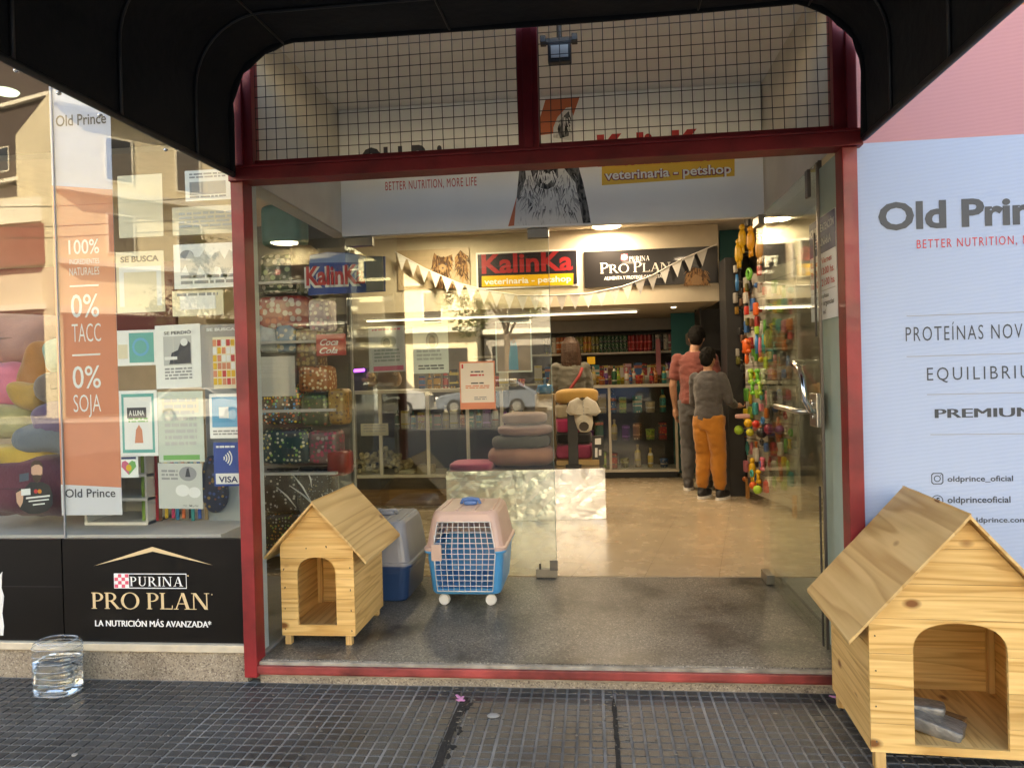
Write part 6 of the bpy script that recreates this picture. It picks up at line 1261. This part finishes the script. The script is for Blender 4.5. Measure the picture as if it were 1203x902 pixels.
    # hair
    g = MB(); g.sup(hc+hr @ S(0, -.012, .028), (.084*s, .098*s, .100*s), .95, .95, 18, 12, .10, H*3, None, 26); g.sup(hc+hr @ S(0, -.045, -.03), (.072*s, .060*s, .075*s), .95, .95, 16, 10, .10, 3, None, 26)
    if long_hair: g.sup(hc+S(0, -.03, -.01), (.092*s, .10*s, .115*s), .95, .95, 18, 12, .08, 2, None, 26); g.tube([hc+S(0, -.05, -.02), hc+S(0, -.06, -.12), hc+S(0, -.07, -.2)], [.08*s, .075*s, .05*s], 12)
    q_ = random.Random(int(H*100))
    for k in range(0 if long_hair else 110):
        a = q_.uniform(0, 2*PI); e = q_.uniform(-.25, 1.); d = Vector((math.cos(a)*math.sqrt(1-min(e*e, 1)), math.sin(a)*math.sqrt(1-min(e*e, 1)), e))
        if d.y > .35 and d.z < .5: continue
        b0 = hc+hr @ S(d.x*.078, -.012+d.y*.094, .022+d.z*.094); tg = Vector((q_.uniform(-.6, .6), q_.uniform(-.4, .4), -1)); tg = (tg-d*tg.dot(d)).normalized()
        g.tube([b0, b0+(tg*.02+d*.009)*s, b0+(tg*.042+d*.005)*s], [.009*s, .008*s, .003*s], 5)
    for k in range(26 if long_hair else 0):
        a = PI+PI*(k+.5)/26+q_.uniform(-.1, .1); cx, cy = math.cos(a), math.sin(a); w_ = q_.uniform(.85, 1.08)
        g.tube([hc+S(cx*.03, -.03+cy*.02, .118), hc+S(cx*.085*w_, -.02+cy*.085*w_, .05), hc+S(cx*.095*w_, -.03+cy*.085*w_, -.05), hc+S(cx*.10*w_+q_.uniform(-.012, .012), -.05+cy*.06, -.16), hc+S(cx*.085*w_+q_.uniform(-.02, .02), -.075+cy*.03, -.25-q_.uniform(0, .06))], [.02*s, .022*s, .022*s, .018*s, .007*s], 6)
    remesh(g, 'hair', hair, t, .0065, 1, .003*s, 80, 1)
    ey = M('eye dark %d' % (H*100), (.02, .015, .01), .2); g = MB()
    for a in (-1, 1): g.sup(hc+hr @ S(a*.03, .082, .012), (.011*s, .008*s, .007*s), 1, 1, 8, 6)
    o = g.build('eye', ey, t, smooth=True, local=True)
    for sd, h, k, a in hips:
        g = MB(); g.sup(a+S(0, .052, -.028), (.050*s, .138*s, .050*s), .7, .8, 16, 10); g.tube([a+S(0, -.01, .0), a+S(0, -.012, .05)], [.052*s, .048*s], 12); sh_ = remesh(g, 'shoe', shoe, t, .010, 3)
        g = MB(); c = a+S(0, .052, -.070); g.loft([[c+S(.055*math.cos(q), .145*math.sin(q), z) for q in [2*PI*i/18 for i in range(18)]] for z in (-.015, .012)]); o = g.build('sole', sole or WHITE, None); par(o, sh_, True); o.location = (0, 0, 0)
        sh_.matrix_parent_inverse = Matrix.Identity(4)
    return t
HK = M('black hair', (.008, .007, .006), .75, spec=.15, var=.3, vs=60, bump=.4, bs=150); HB = M('brown hair', (.055, .026, .012), .6, var=.25, vs=90, bump=.4, bs=150)
mx_ = at(820, 572, 4.78).x; cx_ = at(835, 586, 4.22).x; wx_ = at(672, 500, 5.0).x
JN = lambda n, c, v=.12: fabric(n, c, .35, 60, v)
person('man in a faded red t-shirt and grey trousers seen from behind', (mx_, 4.80, .105), R(-14), 1.75,
       [((-.185, 0, 1.40), (-.235, -.02, 1.12), (-.225, .07, .87), (.05, .18, -1), (.3, 1, .1)), ((.185, 0, 1.40), (.235, .02, 1.12), (.16, .24, 1.08), (-.3, 1, .1), (-.4, 0, 1))],
       (.02, .05), JN('faded red jersey', (.22, .062, .052)), JN('grey twill', (.085, .085, .09)), HK, M('grey shoe', (.07, .07, .075), .6), 'short', .92)
person('child in a dark grey sweatshirt and orange trousers reaching for the toys', (cx_, 4.22, .105), R(-38), 1.50,
       [((-.175, 0, 1.40), (-.225, .05, 1.12), (-.13, .25, 1.05), (.3, 1, .1), (.8, 0, .4)), ((.175, 0, 1.40), (.235, .05, 1.13), (.20, .27, 1.06), (.1, 1, .0), (-.9, 0, .4))],
       (.0, .02), JN('dark grey fleece', (.075, .072, .075)), JN('orange fleece', (.44, .17, .022)), HK, M('black sneaker', (.02, .02, .022), .5), 'long', .90, hood=False, stance=.105, baggy=.012)
person('woman with long brown hair and a grey top behind the beds', (wx_, 5.0, .105), R(12), 1.68,
       [((-.175, 0, 1.40), (-.225, .02, 1.12), (-.16, .22, 1.06), (.2, 1, .1), (.8, 0, .4)), ((.175, 0, 1.40), (.225, .02, 1.12), (.15, .22, 1.06), (-.2, 1, .1), (-.8, 0, .4))],
       (.0, .02), JN('grey olive jersey', (.12, .115, .09)), JN('dark denim', (.03, .04, .06)), HB, M('dark shoe', (.03, .03, .03), .5), 'long', .92, long_hair=True)
t = thing('shoulder_strap', 'red bag strap across the back of the long haired woman', 'strap', (wx_, 4.85, 1.2)); g = MB(); g.tube([(wx_+.13, 4.90, 1.44), (wx_+.10, 4.855, 1.36), (wx_, 4.845, 1.22), (wx_-.10, 4.855, 1.06), (wx_-.16, 4.93, .98)], .017, 8); g.build('strap', M('red strap', (.28, .03, .03), .6), t, smooth=True)
c, r = pbox((843, 487, 873, 568), 4.95, .3); soft('food_sack', 'tall beige sack of pet food standing beside the child', 'sack', (843, 487, 874, 569), 4.95, .3, M('beige sack', (.34, .29, .2), .7, var=.15, bump=.3, bs=20), 'sacks on the shop floor', .35, .08, 4)
# bundle in the child's hands
hp_ = at(872, 489, 4.0); t = thing('toy_pack', 'pale pink toy pack in the hand of the child', 'toy', hp_); MB().sup(hp_, (.07, .03, .022), .4, .4, 16, 8, .1).build('pack', M('pale pink pack', (.55, .32, .3), .4), t, smooth=True)

# ---------------------------------------------------------------- the street opposite, seen only as reflections
SAND = M('sunlit cream render', (.68, .60, .42), .85, var=.06, vs=.5); SAND2 = M('pale render', (.62, .56, .42), .85, var=.06, vs=.5); BRICKR = M('dark red fascia', (.22, .03, .025), .6); WINM = M('dark window', (.03, .035, .04), .15); SHOPM = M('dark shopfront', (.028, .028, .03), .6, spec=.15, var=.5, vs=.8); TRIM = M('cream trim', (.74, .70, .58), .8)
def facade(label, P1, P2, H, depth, wall, ledges, rows, shop, fascia=None):
    P1, P2 = Vector((*P1, 0)), Vector((*P2, 0)); d = (P2-P1); L_ = d.length; d.normalize(); n = Vector((-d.y, d.x, 0)); n = n if n.y > 0 else -n; q = Matrix((d, n, Vector((0, 0, 1)))).transposed()
    t = thing('building', label, 'building', P1); B = lambda u0, u1, v0, v1, z0, z1: MB().obox(P1+d*(u0+u1)/2+n*(v0+v1)/2+Vector((0, 0, (z0+z1)/2)), (u1-u0, v1-v0, z1-z0), q)
    B(0, L_, -depth, 0, 0, H).build('wall', wall, t)
    for z, h, o in ledges: B(-.1, L_+.1, .001, o, z, z+h).build('ledge', TRIM, t)
    for z0, z1, wd, gap in rows:
        u = gap
        while u+wd < L_:
            f = B(u, u+wd, .002, .06, z0, z1).build('window', TRIM, t); p = B(u+.1, u+wd-.1, .061, .07, z0+.1, z1-.1).build('pane', WINM, f)
            u += wd+gap
    for u0, u1, z in shop: B(u0, u1, .002, .12, .1, z).build('shopfront', SHOPM, t)
    if fascia: B(0, L_, .003, .5, fascia[0], fascia[1]).build('fascia', BRICKR, t)
    return t
facade('angled sunlit cream corner building with ledges across the street', (-24.5, -28.5), (-18.2, -36), 15.5, 9, SAND, [(7.2, .25, .5), (10.6, .3, .6), (14.6, .5, .7), (4.9, .35, .7)], [(7.9, 9.9, 1.3, 2.0), (11.4, 13.6, 1.3, 2.0)], [(.05, 4.9, 4.85), (5.0, 9.7, 4.85)], None)
facade('cream building with a dark red fascia far along the street', (-46, -33.5), (-25.0, -30.6), 11.2, 8, SAND2, [(9.8, 1.2, .25), (5.4, .3, .4)], [], [(.05, 10.4, 5.2), (10.5, 21.1, 5.2)], (7.6, 9.6))
facade('tall dark brown apartment tower behind the cream building with a red fascia', (-75, -60), (-33, -47), 34, 10, M('dark brown render', (.07, .05, .042), .8), [(12, .3, .4), (18, .3, .4), (24, .3, .4)], [(13, 15, 1.6, 2.2), (19, 21, 1.6, 2.2)], [], None)  # made-up tower, added to keep bright sky out of the window reflection
facade('pale two storey house with balconies across the street', (-13.6, -36.5), (-6.6, -36.5), 9.6, 9, SAND, [(4.1, .25, .9), (8.9, .5, .4), (6.9, .15, .3)], [(4.7, 6.6, 1.2, 1.3), (1.2, 3.3, 1.6, 1.1)], [(3.2, 6.4, 3.2)], None)
facade('dark grey warehouse set back between the corner building and the pale house', (-20, -41), (-12, -41), 13, 8, M('dark grey render', (.045, .045, .048), .8), [(6, .3, .4), (10, .3, .4)], [(6.8, 8.8, 1.4, 1.3)], [(1, 6, 3.5)], None)  # made-up block, added so this gap reflects dark in the door glass
facade('grey apartment block behind the street tree', (-6.4, -38), (6, -38), 14, 9, M('grey render', (.30, .28, .25), .85), [(4, .3, .5), (7.5, .3, .5), (11, .3, .5)], [(4.6, 6.9, 1.5, 1.4), (8.2, 10.4, 1.5, 1.4)], [(.5, 5, 3.3), (6, 11.5, 3.3)], None)
facade('long tan apartment block across the street beyond the house', (6.2, -37), (34, -37), 12, 9, SAND2, [(4, .3, .6), (7.8, .3, .6), (11.6, .4, .5)], [(4.7, 7, 1.5, 1.5), (8.5, 10.8, 1.5, 1.5)], [(1, 9, 3.3), (10, 18, 3.3), (19, 27, 3.3)], None)
def car(label, x, y, col, flip=1, van=False):
    t = thing('parked_car', label, 'car', (x, y, -.13), group='cars parked across the street'); cm = M('car paint '+label[:12], col, .25, coat=.8); B = lambda g, n, m_, p=t, **k: g.build(n, m_, p, **k)
    pr = [(-2.1, .25), (2.1, .25), (2.15, .62), (1.95, .82), (1.05, .95), (.35, 1.42), (-1.15, 1.46), (-1.9, 1.02), (-2.15, .9)] if not van else [(-2.2, .25), (2.2, .25), (2.25, .8), (2.05, 1.0), (1.35, 1.15), (.8, 1.75), (-2.1, 1.8), (-2.25, .9)]
    pr = [(x+flip*a, b-.13) for a, b in pr]; g = MB(); g.prism(pr, y-.84, y+.84); B(g, 'body', cm, bevel=.06, seg=3)
    wp = ([(.95, .97), (.32, 1.36), (-1.1, 1.40), (-1.72, 1.0)] if not van else [(1.25, 1.2), (.75, 1.66), (-.2, 1.68), (-.2, 1.2)]); g = MB(); g.prism([(x+flip*a, b-.13) for a, b in wp], y-.852, y+.852); B(g, 'side_window', WINM)
    for a in (-1.3, 1.35):
        for sy in (-1, 1):
            g = MB(); g.tube([(x+flip*a, y+sy*.70, .19), (x+flip*a, y+sy*.87, .19)], [.32, .32], 20); wh_ = B(g, 'wheel', RUBBER); g = MB(); g.tube([(x+flip*a, y+sy*.871, .19), (x+flip*a, y+sy*.885, .19)], [.2, .18], 14); o = g.build('rim', STEEL, wh_)
    for sy in (-.6, .6): g = MB(); g.sup((x+flip*2.1, y+sy, .55), (.08, .18, .08), .6); B(g, 'headlight', M('headlight', (.7, .7, .68), .1), smooth=True)
    return t
car('pale grey van parked across the street', -9.2, -25.2, (.30, .31, .32), 1, True); car('blue grey car parked in front of the pale house', -4.4, -25.2, (.13, .15, .18), -1); car('dark blue car parked by the grey apartment block', 1.2, -25.2, (.03, .05, .1), 1); car('white car parked in front of the corner building', -15.5, -25.2, (.4, .4, .39), 1)
LEAF = M('tree leaves', (.075, .11, .03), .7, island=.5, var=.2); BARK = M('tree bark', (.10, .075, .055), .9, var=.3, bump=.4, bs=20)
def tree(label, x, y, h, r, n, sd):
    q = random.Random(sd); t = thing('street_tree', label, 'tree', (x, y, 0), group='street trees'); g = MB(); g.tube([(x, y, -.1), (x+.1, y, h*.3), (x, y+.1, h*.55)], [.2, .15, .12], 9)
    for k in range(7): a = k*.95; g.tube([(x, y+.05, h*(.36+.03*k)), (x+r*.45*math.cos(a), y+r*.45*math.sin(a), h*.6+.1*k), (x+r*.8*math.cos(a), y+r*.8*math.sin(a), h*.72+.12*k)], [.08, .05, .02], 6)
    g.build('trunk', BARK, t, smooth=True); g = MB()
    cl_ = [(Vector((q.gauss(0, .5)*r, q.gauss(0, .5)*r, h*.72+q.gauss(0, .12)*h)), q.uniform(.4, .9)) for _ in range(34)]
    for k in range(n):
        c, rr_ = q.choice(cl_); p = Vector((x, y, 0))+c+Vector((q.gauss(0, .45), q.gauss(0, .45), q.gauss(0, .4)))*rr_; s = q.uniform(.06, .14); a = Vector((q.gauss(0, 1), q.gauss(0, 1), q.gauss(0, 1))).normalized(); b = a.orthogonal().normalized()
        g.add([p-a*s, p+b*s*.5, p+a*s, p-b*s*.5], [(0, 1, 2, 3)])
    g.build('crown', LEAF, t); return t
tree('leafy street tree in front of the grey apartment block', -4.0, -28.6, 8.5, 2.4, 5200, 3); tree('leafy street tree beside the corner building', -17.2, -28.5, 7.5, 2.0, 3200, 5)
def wire(label, z, dz, y): 
    g = MB(); g.tube([(-60+k*10, y+.02*k, z+dz*k/10-.5*math.sin(PI*((k*10) % 30)/30)) for k in range(11)], .02, 5); tag(g.build('overhead_cable', DARKM, smooth=True), label, 'cable', 'cables over the street')
wire('highest black cable strung along the far side of the street', 8.6, .3, -22.6); wire('middle black cable strung along the far side of the street', 8.0, -.2, -22.4); wire('lowest black cable strung along the far side of the street', 7.3, .4, -22.2)
